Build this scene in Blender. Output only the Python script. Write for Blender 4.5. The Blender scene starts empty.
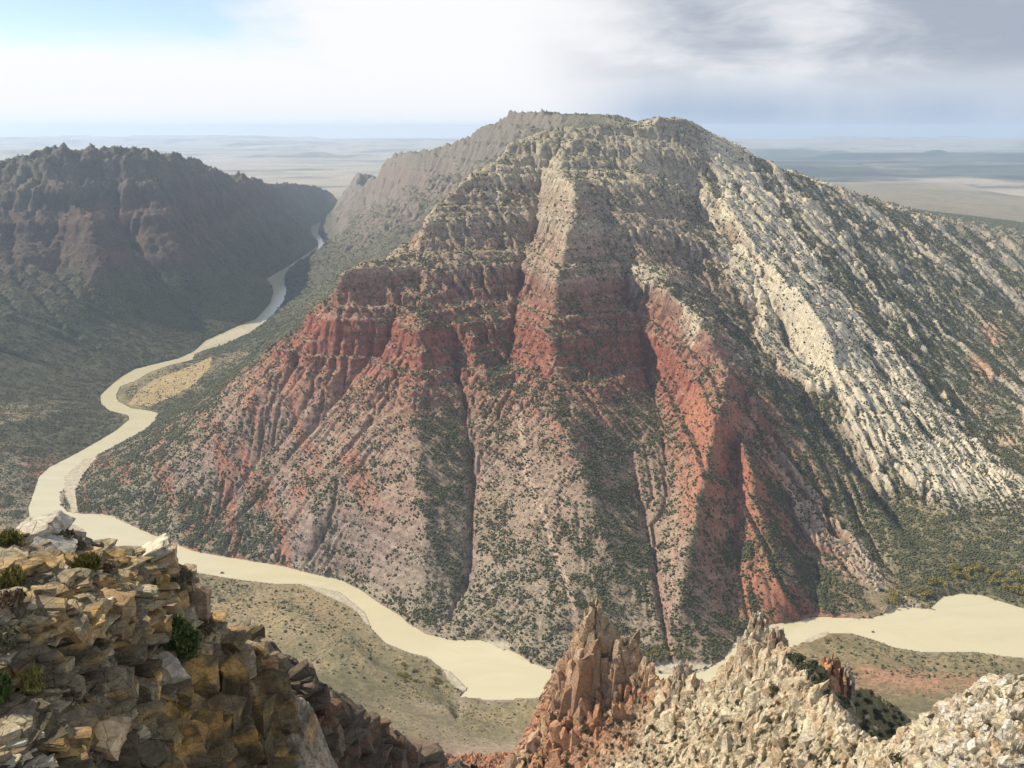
import bpy, bmesh, math, random, time
import numpy as np
T0 = time.time()
sc = bpy.context.scene
col = sc.collection
rng = np.random.default_rng(7)

# ------------------------------------------------------------------ camera
FPX, HORIZON, CAM_H = 963.0, 128.0, 750.0          # focal length in pixels, row of the true horizon, metres above the river
PITCH = math.atan((384.0 - HORIZON) / FPX)
cam_data = bpy.data.cameras.new('camera')
cam = bpy.data.objects.new('camera', cam_data)
col.objects.link(cam)
cam.location = (0, 0, CAM_H)
cam.rotation_euler = (math.radians(90) - PITCH, 0, 0)
cam_data.sensor_width = 36.0
cam_data.lens = 36.0 * FPX / 1024.0
cam_data.clip_start = 0.5
cam_data.clip_end = 400000.0
sc.camera = cam

# ------------------------------------------------------------------ sun, sky, exposure
SUN_AZ, SUN_EL = math.radians(-72), math.radians(40)     # azimuth measured from +Y towards +X
sun_dir = np.array([math.sin(SUN_AZ) * math.cos(SUN_EL), math.cos(SUN_AZ) * math.cos(SUN_EL), math.sin(SUN_EL)])
sun_data = bpy.data.lights.new('sun', 'SUN')
sun_data.energy = 5.0
sun_data.angle = math.radians(0.5)
sun_data.color = (1.0, 0.90, 0.73)
sun = bpy.data.objects.new('sun', sun_data)
col.objects.link(sun)
from mathutils import Vector, Matrix
sun.rotation_euler = Vector(sun_dir).to_track_quat('Z', 'Y').to_euler()
sun.location = (-2000, 500, 3000)

sc.view_settings.view_transform = 'Standard'
sc.view_settings.look = 'None'
sc.view_settings.gamma = 1.0
sc.view_settings.use_curve_mapping = False
sc.view_settings.exposure = 0.45
sc.render.engine = 'CYCLES'
sc.cycles.max_bounces = 5
sc.cycles.diffuse_bounces = 2
sc.cycles.glossy_bounces = 2
sc.cycles.transmission_bounces = 2
sc.cycles.volume_bounces = 1
sc.cycles.transparent_max_bounces = 4
sc.cycles.use_denoising = True
sc.cycles.use_adaptive_sampling = True
sc.cycles.adaptive_threshold = 0.02


class Nodes:
    """Small helper that builds a node tree by chaining calls."""
    def __init__(self, tree):
        self.t = tree
        self.t.nodes.clear()
    def n(self, kind, **kw):
        nd = self.t.nodes.new(kind)
        for k, v in kw.items():
            setattr(nd, k, v)
        return nd
    def put(self, sock, v):
        if isinstance(v, bpy.types.NodeSocket):
            self.t.links.new(v, sock)
        elif v is not None:
            sock.default_value = v
    def math(self, op, a, b=None, c=None, clamp=False):
        nd = self.n('ShaderNodeMath', operation=op, use_clamp=clamp)
        for s, v in zip(nd.inputs, (a, b, c)):
            self.put(s, v)
        return nd.outputs[0]
    def noise(self, vec, scale, detail=4.0, rough=0.55, dist=0.0):
        nd = self.n('ShaderNodeTexNoise')
        self.put(nd.inputs['Vector'], vec)
        nd.inputs['Scale'].default_value = scale
        nd.inputs['Detail'].default_value = detail
        nd.inputs['Roughness'].default_value = rough
        nd.inputs['Distortion'].default_value = dist
        return nd.outputs['Fac']
    def mapr(self, v, a, b, c=0.0, d=1.0, smooth=True):
        nd = self.n('ShaderNodeMapRange', interpolation_type='SMOOTHSTEP' if smooth else 'LINEAR')
        self.put(nd.inputs[0], v)
        for k, x in zip((1, 2, 3, 4), (a, b, c, d)):
            self.put(nd.inputs[k], x)
        return nd.outputs[0]
    def mix(self, fac, a, b, mode='MIX'):
        nd = self.n('ShaderNodeMix', data_type='RGBA', blend_type=mode)
        self.put(nd.inputs['Factor'], fac)
        self.put(nd.inputs[6], a)
        self.put(nd.inputs[7], b)
        return nd.outputs[2]
    def scale(self, vec, xyz):
        nd = self.n('ShaderNodeVectorMath', operation='MULTIPLY')
        self.put(nd.inputs[0], vec)
        nd.inputs[1].default_value = xyz
        return nd.outputs[0]


def build_world():
    w = bpy.data.worlds.new('World')
    sc.world = w
    w.use_nodes = True
    N = Nodes(w.node_tree)
    out = N.n('ShaderNodeOutputWorld')
    bg = N.n('ShaderNodeBackground')
    sky = N.n('ShaderNodeTexSky', sky_type='NISHITA')
    sky.sun_disc = False
    sky.sun_elevation = SUN_EL
    sky.sun_rotation = SUN_AZ
    sky.altitude = 2200
    sky.air_density = 1.0
    sky.dust_density = 0.6
    sky.ozone_density = 1.0
    tc = N.n('ShaderNodeTexCoord')
    d = tc.outputs['Generated']                       # the view direction
    sep = N.n('ShaderNodeSeparateXYZ')
    N.put(sep.inputs[0], d)
    x, y, z = sep.outputs
    az = N.math('ARCTAN2', x, y)                       # 0 straight ahead, positive to the right
    # clouds are streaked along the horizon: stretch the direction vertically
    dv = N.scale(d, (1.0, 1.0, 3.6))
    big = N.noise(dv, 2.6, 6.0, 0.55, 0.4)
    fine = N.noise(dv, 7.5, 7.0, 0.6, 0.6)
    cl = N.math('ADD', N.math('MULTIPLY', big, 0.62), N.math('MULTIPLY', fine, 0.38))
    # cover: thin at the upper left, solid ahead and to the right, open overhead
    cover = N.mapr(az, -0.40, 0.00, -0.10, 0.46)
    lowleft = N.mapr(z, 0.030, 0.100, 0.40, -0.02)
    high = N.mapr(z, 0.20, 0.55, 0.0, 0.16)
    cv = N.math('SUBTRACT', N.math('MAXIMUM', cover, N.math('ADD', lowleft, -0.03)), high)
    m = N.mapr(N.math('ADD', cl, cv), 0.50, 0.80)
    # grey underside of the storm clouds on the right
    g1 = N.noise(N.scale(d, (1.0, 1.0, 2.2)), 3.1, 5.0, 0.5, 0.3)
    dark_az = N.mapr(az, -0.02, 0.20)
    dark_z = N.mapr(z, 0.022, 0.070, 0.35, 1.0)
    g2 = N.noise(N.scale(d, (1.0, 1.0, 3.4)), 9.0, 6.0, 0.6, 0.4)
    dk = N.math('MULTIPLY', N.math('MULTIPLY', dark_az, dark_z), N.mapr(N.math('ADD', g1, N.math('MULTIPLY', N.math('SUBTRACT', g2, 0.5), 0.5)), 0.34, 0.64, 0.25, 1.0))
    cloud = N.mix(dk, (6.3, 6.3, 6.35, 1), (2.55, 2.85, 3.4, 1))
    # blue rain curtain hanging along the horizon on the right
    rain = N.math('MULTIPLY', N.mapr(az, 0.02, 0.16), N.mapr(z, 0.062, 0.012))
    rain = N.math('MULTIPLY', rain, N.mapr(az, 0.66, 0.36, 0.45, 1.0))
    streak = N.noise(N.scale(d, (1.0, 1.0, 0.25)), 9.0, 3.0, 0.5)
    rain = N.math('MULTIPLY', rain, N.mapr(streak, 0.3, 0.7, 0.7, 1.0))
    cloud = N.mix(rain, cloud, (2.5, 3.15, 4.15, 1))
    skyc = N.mix(1.0, sky.outputs[0], (0.95, 0.90, 0.86, 1), 'MULTIPLY')
    m = N.math('MAXIMUM', m, N.math('MULTIPLY', N.mapr(z, 0.040, 0.0), N.mapr(az, 0.10, -0.05)))
    c = N.mix(m, skyc, cloud)
    N.put(bg.inputs['Color'], c)
    bg.inputs['Strength'].default_value = 0.115
    N.put(out.inputs['Surface'], bg.outputs[0])


build_world()


# ------------------------------------------------------------------ numeric helpers
def elev_tan(py):
    return math.tan(math.atan((384.0 - py) / FPX) - PITCH)


def W(px, py, Y):
    """World point seen at pixel (px, py) of the photograph at forward distance Y."""
    v = (384.0 - py) / FPX
    return (Y * ((px - 512.0) / FPX) / (math.cos(PITCH) + v * math.sin(PITCH)), Y, CAM_H + Y * elev_tan(py))


def G(px, py, Z):
    """World point seen at pixel (px, py) at height Z above the river."""
    return W(px, py, (Z - CAM_H) / elev_tan(py))


_perm = rng.permutation(4096)
_ga = rng.random(4096) * 2 * np.pi
_gx, _gy = np.cos(_ga), np.sin(_ga)


def perlin(x, y, seed=0):
    xi = np.floor(x).astype(np.int64); yi = np.floor(y).astype(np.int64)
    fx = x - xi; fy = y - yi
    u = fx * fx * fx * (fx * (fx * 6 - 15) + 10); v = fy * fy * fy * (fy * (fy * 6 - 15) + 10)
    def h(a, b):
        return _perm[(_perm[(a + seed * 131) & 4095] + b) & 4095]
    def g(a, b, dx, dy):
        k = h(a, b)
        return _gx[k] * dx + _gy[k] * dy
    n00 = g(xi, yi, fx, fy); n10 = g(xi + 1, yi, fx - 1, fy)
    n01 = g(xi, yi + 1, fx, fy - 1); n11 = g(xi + 1, yi + 1, fx - 1, fy - 1)
    a = n00 + u * (n10 - n00); b = n01 + u * (n11 - n01)
    return (a + v * (b - a)) * 1.5


def fbm(x, y, octv=4, seed=0, gain=0.5, ridged=False):
    s = 0.0; a = 1.0; tot = 0.0
    for o in range(octv):
        n = perlin(x * 2 ** o + o * 17.3, y * 2 ** o - o * 9.7, seed + o)
        if ridged:
            n = 1.0 - 2.0 * np.abs(n)
        s = s + a * n; tot += a; a *= gain
    return s / tot


def worley(x, y, seed=0):
    """F1, F2 and a random value per nearest cell."""
    xi = np.floor(x).astype(np.int64); yi = np.floor(y).astype(np.int64)
    f1 = np.full(x.shape, 9.0); f2 = np.full(x.shape, 9.0); idv = np.zeros(x.shape)
    for di in (-1, 0, 1):
        for dj in (-1, 0, 1):
            a = xi + di; b = yi + dj
            k = _perm[(_perm[(a + seed * 57) & 4095] + b) & 4095]
            cx = a + _ga[k] / (2 * np.pi); cy = b + _ga[(k * 7 + 11) & 4095] / (2 * np.pi)
            dd = np.hypot(x - cx, y - cy)
            nearer = dd < f1
            f2 = np.where(nearer, f1, np.minimum(f2, dd))
            idv = np.where(nearer, k / 4096.0, idv)
            f1 = np.where(nearer, dd, f1)
    return f1, f2, idv


def smooth(a, b, x):
    t = np.clip((x - a) / (b - a), 0, 1)
    return t * t * (3 - 2 * t)


def blur(a, sig):
    """Gaussian blur by three box passes."""
    r = max(1, int(round(sig * 0.95)))
    for _ in range(3):
        for ax in (0, 1):
            p = np.pad(a, [(r + 1, r) if k == ax else (0, 0) for k in (0, 1)], mode='edge')
            c = np.cumsum(p, axis=ax)
            n = a.shape[ax]
            hi = np.take(c, range(2 * r + 1, 2 * r + 1 + n), axis=ax)
            lo = np.take(c, range(0, n), axis=ax)
            a = (hi - lo) / (2 * r + 1)
    return a


class Grid:
    def __init__(self, x0, x1, y0, y1, d):
        self.x0, self.y0, self.d = x0, y0, d
        self.nx = int(round((x1 - x0) / d)) + 1
        self.ny = int(round((y1 - y0) / d)) + 1
        self.h = np.zeros((self.ny, self.nx))
    def xy(self):
        return np.meshgrid(self.x0 + np.arange(self.nx) * self.d, self.y0 + np.arange(self.ny) * self.d)
    def sample(self, X, Y, a=None):
        a = self.h if a is None else a
        fx = np.clip((X - self.x0) / self.d, 0, self.nx - 1.001); fy = np.clip((Y - self.y0) / self.d, 0, self.ny - 1.001)
        i = fx.astype(int); j = fy.astype(int); u = fx - i; v = fy - j
        return (a[j, i] * (1 - u) + a[j, i + 1] * u) * (1 - v) + (a[j + 1, i] * (1 - u) + a[j + 1, i + 1] * u) * v
    def edge_weight(self, X, Y, w):
        ex = np.minimum(X - self.x0, self.x0 + (self.nx - 1) * self.d - X)
        ey = np.minimum(Y - self.y0, self.y0 + (self.ny - 1) * self.d - Y)
        return smooth(0, w, np.minimum(ex, ey))


def laplace(x0, x1, y0, y1, d, lines, levels=4, its=140, relax=1.0):
    """Height field through the given 3-D polylines: membrane between them, coarse to fine."""
    pts = []
    for ln in lines:
        ln = np.array(ln, float)
        if len(ln) == 1:
            pts.append(ln)
            continue
        for a, b in zip(ln[:-1], ln[1:]):
            k = max(2, int(np.hypot(*(b - a)[:2]) / (d * 0.5)) + 1)
            t = np.linspace(0, 1, k)[:, None]
            pts.append(a + (b - a) * t)
    pts = np.concatenate(pts)
    prev = None
    for lv in range(levels - 1, -1, -1):
        g = Grid(x0, x1, y0, y1, d * 2 ** lv)
        i = np.round((pts[:, 0] - g.x0) / g.d).astype(int); j = np.round((pts[:, 1] - g.y0) / g.d).astype(int)
        ok = (i >= 0) & (i < g.nx) & (j >= 0) & (j < g.ny)
        s = np.zeros((g.ny, g.nx)); c = np.zeros((g.ny, g.nx))
        np.add.at(s, (j[ok], i[ok]), pts[ok, 2]); np.add.at(c, (j[ok], i[ok]), 1)
        fix = c > 0
        val = s / np.maximum(c, 1)
        if prev is None:
            h = np.full((g.ny, g.nx), pts[:, 2].mean())
        else:
            X, Y = g.xy(); h = prev.sample(X, Y)
        h[fix] = val[fix]
        jj, ii = np.indices(h.shape); red = ((ii + jj) & 1) == 0
        n_it = its * (3 if prev is None else 1)
        for it in range(n_it):
            for m in (red, ~red):
                p = np.pad(h, 1, mode='edge')
                nb = (p[:-2, 1:-1] + p[2:, 1:-1] + p[1:-1, :-2] + p[1:-1, 2:]) * 0.25
                upd = m & ~fix
                h[upd] += 1.6 * (nb[upd] - h[upd]) if it < n_it * 0.8 else (nb[upd] - h[upd])
        g.h = h
        prev = g
    return prev


def erode(h, d, K, its, m=0.5, base=None, talus=None):
    """Stream-power incision with single-direction flow (implicit), plus talus creep."""
    ny, nx = h.shape
    h = h.copy()
    idx = np.arange(ny * nx).reshape(ny, nx)
    offs = [(-1, -1), (-1, 0), (-1, 1), (0, -1), (0, 1), (1, -1), (1, 0), (1, 1)]
    Kf = np.broadcast_to(K, h.shape).ravel()
    fixed = np.zeros(h.shape, bool)
    fixed[0] = fixed[-1] = True; fixed[:, 0] = fixed[:, -1] = True
    if base is not None:
        fixed |= base
    fixed = fixed.ravel()
    for _ in range(its):
        p = np.pad(h, 1, mode='edge'); pi = np.pad(idx, 1, mode='edge')
        best = np.zeros(h.shape); rec = idx.copy(); dist = np.full(h.shape, d)
        for a, b in offs:
            L = d * math.hypot(a, b)
            nb = p[1 + a:1 + a + ny, 1 + b:1 + b + nx]
            s = (h - nb) / L
            up = s > best
            best = np.where(up, s, best); rec = np.where(up, pi[1 + a:1 + a + ny, 1 + b:1 + b + nx], rec); dist = np.where(up, L, dist)
        order = np.argsort(h, axis=None)
        rl = rec.ravel().tolist(); ol = order.tolist()
        acc = [d * d] * (ny * nx)
        for i in reversed(ol):
            r = rl[i]
            if r != i:
                acc[r] += acc[i]
        F = Kf * np.power(np.array(acc), m) / dist.ravel()
        F[fixed] = 0
        Fl = F.tolist(); hl = h.ravel().tolist()
        for i in ol:
            f = Fl[i]
            if f:
                r = rl[i]
                if r != i:
                    hl[i] = (hl[i] + f * hl[r]) / (1 + f)
        h = np.array(hl).reshape(ny, nx)
        if talus is not None:
            for _k in range(2):
                p = np.pad(h, 1, mode='edge')
                dz = np.zeros_like(h)
                for a, b in ((0, 1), (0, -1), (1, 0), (-1, 0)):
                    s = p[1 + a:1 + a + ny, 1 + b:1 + b + nx] - h
                    ex = np.sign(s) * np.maximum(np.abs(s) - talus * d, 0)
                    dz += 0.2 * ex
                h = h + np.where(fixed.reshape(h.shape), 0, dz)
    return h


def inside(poly, X, Y):
    """Even-odd point-in-polygon test over arrays, row spans only."""
    r = np.zeros(X.shape, bool)
    n = len(poly)
    for k in range(n):
        (xa, ya), (xb, yb) = poly[k], poly[(k + 1) % n]
        if ya == yb:
            continue
        c = (ya > Y) != (yb > Y)
        if not c.any():
            continue
        r[c] ^= X[c] < (xb - xa) * (Y[c] - ya) / (yb - ya) + xa
    return r


# ------------------------------------------------------------------ the river's outline, read off the photograph and laid on the valley floor
bank_near = [(352, 206), (335, 213), (322, 221), (311, 226), (309, 234), (314, 240), (318, 245), (300, 258), (285, 268), (262, 281), (268, 285), (273, 293), (270, 303),
             (260, 314), (256, 319), (240, 325), (220, 334), (205, 341), (195, 351), (180, 358), (155, 364), (135, 369), (120, 378), (107, 389),
             (100, 396), (102, 404), (110, 411), (128, 415), (130, 419), (117, 430), (97, 442), (72, 456), (50, 467), (39, 477), (34, 492), (29, 507),
             (30, 520), (60, 540), (120, 558), (200, 573), (222, 577), (250, 581), (277, 584), (300, 584), (317, 590), (337, 598), (358, 611),
             (372, 629), (386, 643), (411, 653), (428, 657), (443, 669), (453, 681), (465, 691), (460, 697), (492, 700), (534, 698), (565, 694), (610, 694),
             (660, 690), (693, 685), (711, 682), (725, 679), (745, 669), (770, 656), (798, 645), (808, 640), (830, 633), (850, 633), (875, 640), (893, 647),
             (923, 652), (948, 652), (978, 652), (993, 655), (1024, 658), (1150, 668)]
bank_far = [(353, 208), (340, 215), (326, 222), (320, 228), (319, 234), (323, 238), (330, 242), (322, 250), (305, 262), (290, 272), (285, 280), (287, 292), (284, 303),
            (275, 314), (262, 325), (246, 336), (222, 345), (207, 349), (194, 354), (192, 360), (170, 365), (150, 372), (135, 381), (120, 386), (116, 394),
            (117, 401), (130, 408), (150, 411), (158, 413), (154, 422), (140, 435), (115, 447), (95, 457), (77, 472), (65, 485), (59, 497), (61, 506),
            (67, 512), (82, 514), (100, 514), (112, 516), (130, 525), (150, 534), (175, 544), (192, 551), (220, 556), (256, 562), (282, 566), (312, 574),
            (340, 580), (360, 590), (380, 604), (400, 616), (407, 623), (425, 634), (453, 641), (481, 641), (499, 646), (516, 653), (530, 662), (546, 669),
            (585, 674), (640, 672), (680, 673), (705, 671), (725, 658), (736, 640), (750, 630), (768, 625), (798, 621), (813, 617), (843, 618), (868, 619), (883, 615),
            (890, 609), (908, 607), (930, 609), (943, 597), (960, 594), (980, 595), (1008, 604), (1024, 609), (1150, 640)]
ln3 = [G(a, b, 0.0) for a, b in bank_near]
lf3 = [G(a, b, 0.0) for a, b in bank_far]
river_poly = [(p[0], p[1]) for p in ln3] + [(p[0], p[1]) for p in reversed(lf3)]
# gravel bars and the midstream bar, flat and pale
bars = [[(198, 350), (215, 338), (240, 328), (252, 331), (240, 338), (215, 345)],
        [(62, 478), (66, 500), (72, 514), (78, 512), (75, 495), (90, 470), (97, 458), (84, 458)],
        [(300, 583), (340, 592), (365, 612), (372, 628), (364, 622), (352, 608), (318, 592)],
        [(645, 668), (668, 662), (700, 664), (712, 664), (704, 672), (680, 674), (650, 674)],
        [(485, 641), (500, 640), (512, 648), (503, 651)],
        [(443, 668), (452, 672), (468, 688), (466, 692), (455, 688), (447, 680)],
        [(800, 643), (815, 634), (830, 631), (826, 636), (812, 642)]]
bars3 = [[G(a, b, 0)[:2] for a, b in bp] for bp in bars]

# ------------------------------------------------------------------ ridge and gully lines of the valley (px, py, forward distance) or (px, py, 'z', height)
def L(*pts):
    out = []
    for p in pts:
        out.append(G(p[0], p[1], p[3]) if len(p) == 4 else W(*p))
    return out

def D(px, Y, Z):
    """World point in pixel column px at forward distance Y and height Z."""
    v = math.tan(math.atan((Z - CAM_H) / Y) + PITCH)
    return (Y * ((px - 512.0) / FPX) / (math.cos(PITCH) + v * math.sin(PITCH)), Y, Z)


z = 'z'
lines = [ln3, lf3]
# --- the big mountain: ribs
lines += [
    L((510, 147, 2780), (490, 165, 2680), (465, 183, 2560), (450, 190, 2490), (435, 215, 2380), (420, 240, 2290), (405, 255, 2220), (370, 268, 2130), (335, 280, 2060)),
    L((335, 316, 2000), (365, 318, 2010), (400, 322, 2020)),
    L((335, 316, 2000), (300, 342, 1985), (262, 372, 1985), (222, 400, 1985), (170, 440, 1960), (110, 480, 1930)),
    L((510, 147, 2780), (535, 135, 2850), (560, 128, 2880), (600, 126, 2900), (640, 128, 2950), (680, 121, 3050)),
    L((480, 185, 2560), (470, 220, 2400), (462, 250, 2270), (450, 280, 2150), (422, 306, 2010)),
    L((422, 306, 2010), (424, 340, 1910), (415, 400, 1780), (418, 470, 1620), (425, 540, 1490), (429, 590, 1410), (430, 622, z, 3)),
    L((422, 306, 2010), (395, 350, 1920), (370, 400, 1810), (340, 460, 1700), (310, 530, 1590), (300, 565, z, 4)),
    L((405, 320, 2020), (360, 360, 1930), (310, 410, 1850), (260, 460, 1800), (215, 520, 1720), (200, 548, z, 4)),
    L((300, 342, 1985), (250, 400, 1900), (190, 460, 1850), (150, 510, 1790), (135, 525, z, 3)),
    L((560, 145, 2830), (560, 165, 2660), (575, 193, 2430), (572, 225, 2290), (565, 250, 2190), (557, 290, 2060), (552, 330, 1960), (556, 380, 1840), (560, 420, 1720)),
    L((560, 420, 1695), (575, 446, 1630), (588, 485, 1550), (600, 529, 1470), (612, 570, 1400), (624, 604, 1350), (632, 642, z, 8)),
    L((640, 150, 2830), (635, 190, 2650), (640, 225, 2480), (640, 258, 2310), (660, 275, 2230), (690, 315, 2070), (715, 345, 1960), (727, 372, 1880), (722, 400, 1770), (712, 440, 1660),
      (705, 480, 1560), (692, 530, 1460), (682, 580, 1370), (676, 615, 1310), (672, 640, 1285)),
    L((640, 258, 2330), (618, 275, 2270), (640, 330, 2130), (650, 395, 1970), (668, 440, 1740), (672, 500, 1580), (668, 560, 1440)),
    L((728, 400, 1780), (745, 455, 1660), (758, 500, 1570), (772, 545, 1480), (790, 590, 1385), (800, 616, z, 4)),
    L((727, 372, 1880), (765, 410, 1850), (800, 452, 1790), (838, 500, 1690), (868, 555, 1560), (880, 592, 1460)),
    L((765, 350, 2080), (815, 420, 1900), (875, 498, 1710), (905, 548, 1580), (918, 574, 1510)),
    # tilted slabs of the right flank
    L((680, 121, 3050), (700, 160, 2930), (720, 200, 2740), (752, 250, 2480), (785, 285, 2320), (820, 330, 2180), (855, 390, 2020), (900, 450, 1860), (945, 500, 1730), (985, 520, z, 36)),
    L((680, 121, 3050), (740, 148, 3150), (768, 164, 3170), (820, 185, 3230), (868, 202, 3400), (918, 218, 3700), (1024, 240, 4300), (1130, 258, 4800)),
    L((740, 165, 3060), (800, 220, 2820), (850, 275, 2600), (905, 335, 2400), (960, 400, 2180), (1024, 455, 1960)),
    L((820, 195, 3150), (870, 240, 2960), (930, 300, 2740), (1000, 360, 2500), (1060, 410, 2290)),
]
# --- the big mountain: gullies
lines += [
    L((541, 178, 2700), (540, 195, 2600), (535, 230, 2450), (525, 270, 2290), (515, 320, 2100), (508, 370, 1920), (518, 408, 1770), (527, 473, 1610), (545, 521, 1505), (560, 565, 1422), (574, 606, 1335), (578, 642, z, 6)),
    [D(440, 2000, 350), D(462, 1850, 250), D(476, 1670, 150), D(470, 1490, 55), D(458, 1400, 18), G(446, 631, 3)],
    [D(470, 1960, 338), D(488, 1850, 262), D(500, 1670, 165), D(502, 1490, 76), D(500, 1390, 34)],
    L((600, 212, 2500), (603, 238, 2370), (607, 275, 2220), (610, 329, 2080), (626, 380, 1930), (628, 431, 1750), (632, 469, 1660), (644, 518, 1545), (656, 562, 1445), (668, 606, 1343), (676, 640, z, 10)),
    L((740, 400, 1880), (735, 450, 1710), (730, 520, 1550), (728, 590, 1405), (730, 620, z, 4)),
    L((770, 440, 1810), (795, 510, 1650), (815, 570, 1510), (825, 605, z, 8)),
    L((815, 440, 1840), (860, 520, 1660), (892, 575, 1520), (905, 595, z, 6)),
    L((680, 250, 2500), (700, 290, 2370), (740, 340, 2200), (780, 390, 2040), (835, 455, 1860), (890, 520, 1720), (930, 558, z, 22)),
    L((690, 200, 2800), (740, 255, 2540), (775, 310, 2350), (800, 350, 2230), (840, 405, 2080)),
    L((335, 300, 2300), (365, 292, 2400), (400, 276, 2560), (420, 260, 2700), (436, 238, 2850), (455, 208, 3000), (480, 188, 3150), (505, 168, 3300), (530, 152, 3450)),
    L((340, 285, z, 150), (380, 264, z, 220), (415, 238, z, 285), (437, 208, z, 370)),
    L((395, 336, 2000), (350, 385, 1890), (300, 440, 1800), (262, 500, 1720), (245, 556, z, 3)),
]
# --- bench behind, far rim
lines += [
    L((300, 330, z, 50), (330, 303, z, 140), (370, 285, z, 190), (400, 270, z, 230)),
    L((300, 270, z, 60), (340, 262, z, 130), (385, 238, z, 240), (420, 212, z, 340), (450, 196, z, 420)),
    L((345, 222, z, 120), (375, 212, z, 230), (405, 200, z, 350), (432, 184, 5450)),
    L((255, 352, z, 25), (230, 375, z, 40), (200, 400, z, 20)),
    L((680, 121, 3050), (650, 121, 3500), (635, 124, 3800), (600, 114, 4400), (560, 115, 4900), (540, 113, 5100), (510, 115, 5300), (500, 121, 5400), (477, 128, 5560), (470, 133, 5600), (450, 146, 5900),
      (410, 152, 6200), (372, 162, 6900), (356, 176, 8200), (350, 190, 9600)),
    L((500, 158, 5100), (480, 165, 5330), (455, 173, 5600), (425, 183, 5900), (400, 194, 6050), (378, 203, 6600), (362, 204, 7800)),
    L((520, 160, 4300), (560, 140, 4000), (600, 132, 3700)),
    L((700, 140, 5200), (800, 190, 5000), (900, 215, 5200)),
]
# --- dark massif on the left
lines += [
    L((-120, 190, 3700), (0, 172, 3950), (20, 166, 4030), (30, 157, 4080), (55, 147, 4150), (85, 150, 4200), (120, 151, 4280), (150, 152, 4370), (175, 159, 4600), (195, 163, 4900), (215, 171, 5300),
      (226, 177, 5600), (236, 183, 5800), (248, 175, 6000), (262, 184, 6400), (277, 183, 7200), (310, 184, 8500), (330, 191, 9000), (340, 198, 9200), (346, 205, 9350)),
    L((45, 170, 3980), (75, 205, 3760), (98, 235, 3600), (106, 262, 3480), (112, 290, z, 190)),
    L((150, 165, 4320), (165, 210, 4080), (180, 240, 3930), (200, 272, 3830), (216, 300, z, 70)),
    L((226, 185, 5500), (240, 215, 5150), (258, 245, 4950), (266, 262, z, 60)),
    L((0, 200, 3820), (15, 240, 3600), (30, 275, 3400), (40, 300, z, 190)),
    L((100, 180, 4150), (120, 225, 3960), (135, 265, 3720), (150, 296, z, 140)),
    L((70, 200, 3900), (65, 245, 3650), (72, 285, 3400), (80, 310, z, 160)),
    L((195, 185, 4850), (212, 225, 4520), (226, 255, 4370), (240, 280, z, 70)),
    L((285, 215, 6300), (300, 235, z, 40)),
    L((300, 205, z, 150), (312, 212, z, 60)),
    L((-120, 310, z, 230), (0, 318, z, 170), (60, 325, z, 125), (130, 320, z, 100), (190, 322, z, 40), (230, 318, z, 20)),
    L((-120, 370, z, 120), (0, 362, z, 95), (60, 362, z, 60), (110, 372, z, 16)),
    L((-120, 440, z, 70), (0, 425, z, 58), (60, 410, z, 40), (92, 408, z, 8)),
    L((-120, 500, z, 40), (-40, 490, z, 34), (10, 470, z, 20)),
    L((-120, 585, z, 30), (40, 600, z, 25)),
]
# --- valley floor, camera side
lines += [
    L((150, 600, z, 16), (230, 605, z, 14), (290, 612, z, 20), (340, 650, z, 26), (400, 690, z, 26), (440, 705, z, 14)),
    L((270, 600, z, 6), (258, 660, z, 28)),
    L((300, 690, z, 60), (360, 722, z, 75), (420, 742, z, 85), (470, 748, z, 60), (520, 730, z, 22), (600, 715, z, 18)),
    L((300, 790, z, 140), (450, 790, z, 150), (600, 780, z, 110), (800, 750, z, 110), (1000, 740, z, 100), (1150, 740, z, 110)),
    L((700, 700, z, 14), (780, 680, z, 22), (840, 655, z, 10), (900, 668, z, 18), (960, 676, z, 34), (1024, 680, z, 34), (1150, 690, z, 40)),
    L((860, 690, z, 40), (920, 700, z, 60), (1000, 705, z, 66)),
    L((920, 592, z, 5), (960, 575, z, 12), (1024, 560, z, 22), (1150, 560, z, 30)),
    L((940, 555, z, 22), (1000, 530, z, 36), (1100, 520, z, 45)),
]
# --- low country to the right
lines += [
    L((1024, 330, z, 130), (1100, 340, z, 120)),
    L((1024, 290, z, 160), (1100, 290, z, 140)),
    L((1040, 225, z, 90), (1150, 240, z, 90)),
    L((760, 180, 10400), (1000, 180, 10400)), ]
edge = [[(-4400, 11400, 60), (5600, 11400, 70)], [(-4400, 2500, 120), (-4400, 11400, 80)], [(5600, 2000, 110), (5600, 11400, 80)]]
lines += edge
if True:
    base = laplace(-4400, 5600, 520, 11440, 20, lines, levels=5, its=120)
    fine = laplace(-1500, 2100, 900, 3700, 5, lines, levels=6, its=110)
print('laplace', round(time.time() - T0, 1))


def strat(X, Y, Z):
    """Stratigraphic height: beds nearly flat on the left, bending down steeply to the right and towards the river."""
    w = (X - 430) * 0.96 - (Y - 1900) * 0.24
    bend = 110.0 * np.log1p(np.exp(np.clip(w / 110.0, -30, 30)))
    return Z + 1.45 * bend + 0.03 * X


nb = np.array([p[:2] for p in ln3[37:]])
nb = nb[np.argsort(nb[:, 0])]


def south(X, Y):
    """1 on the viewpoint's side of the near bank."""
    return smooth(-8, 18, np.interp(X, nb[:, 0], nb[:, 1]) - Y) * smooth(-1000, -700, X)


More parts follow.
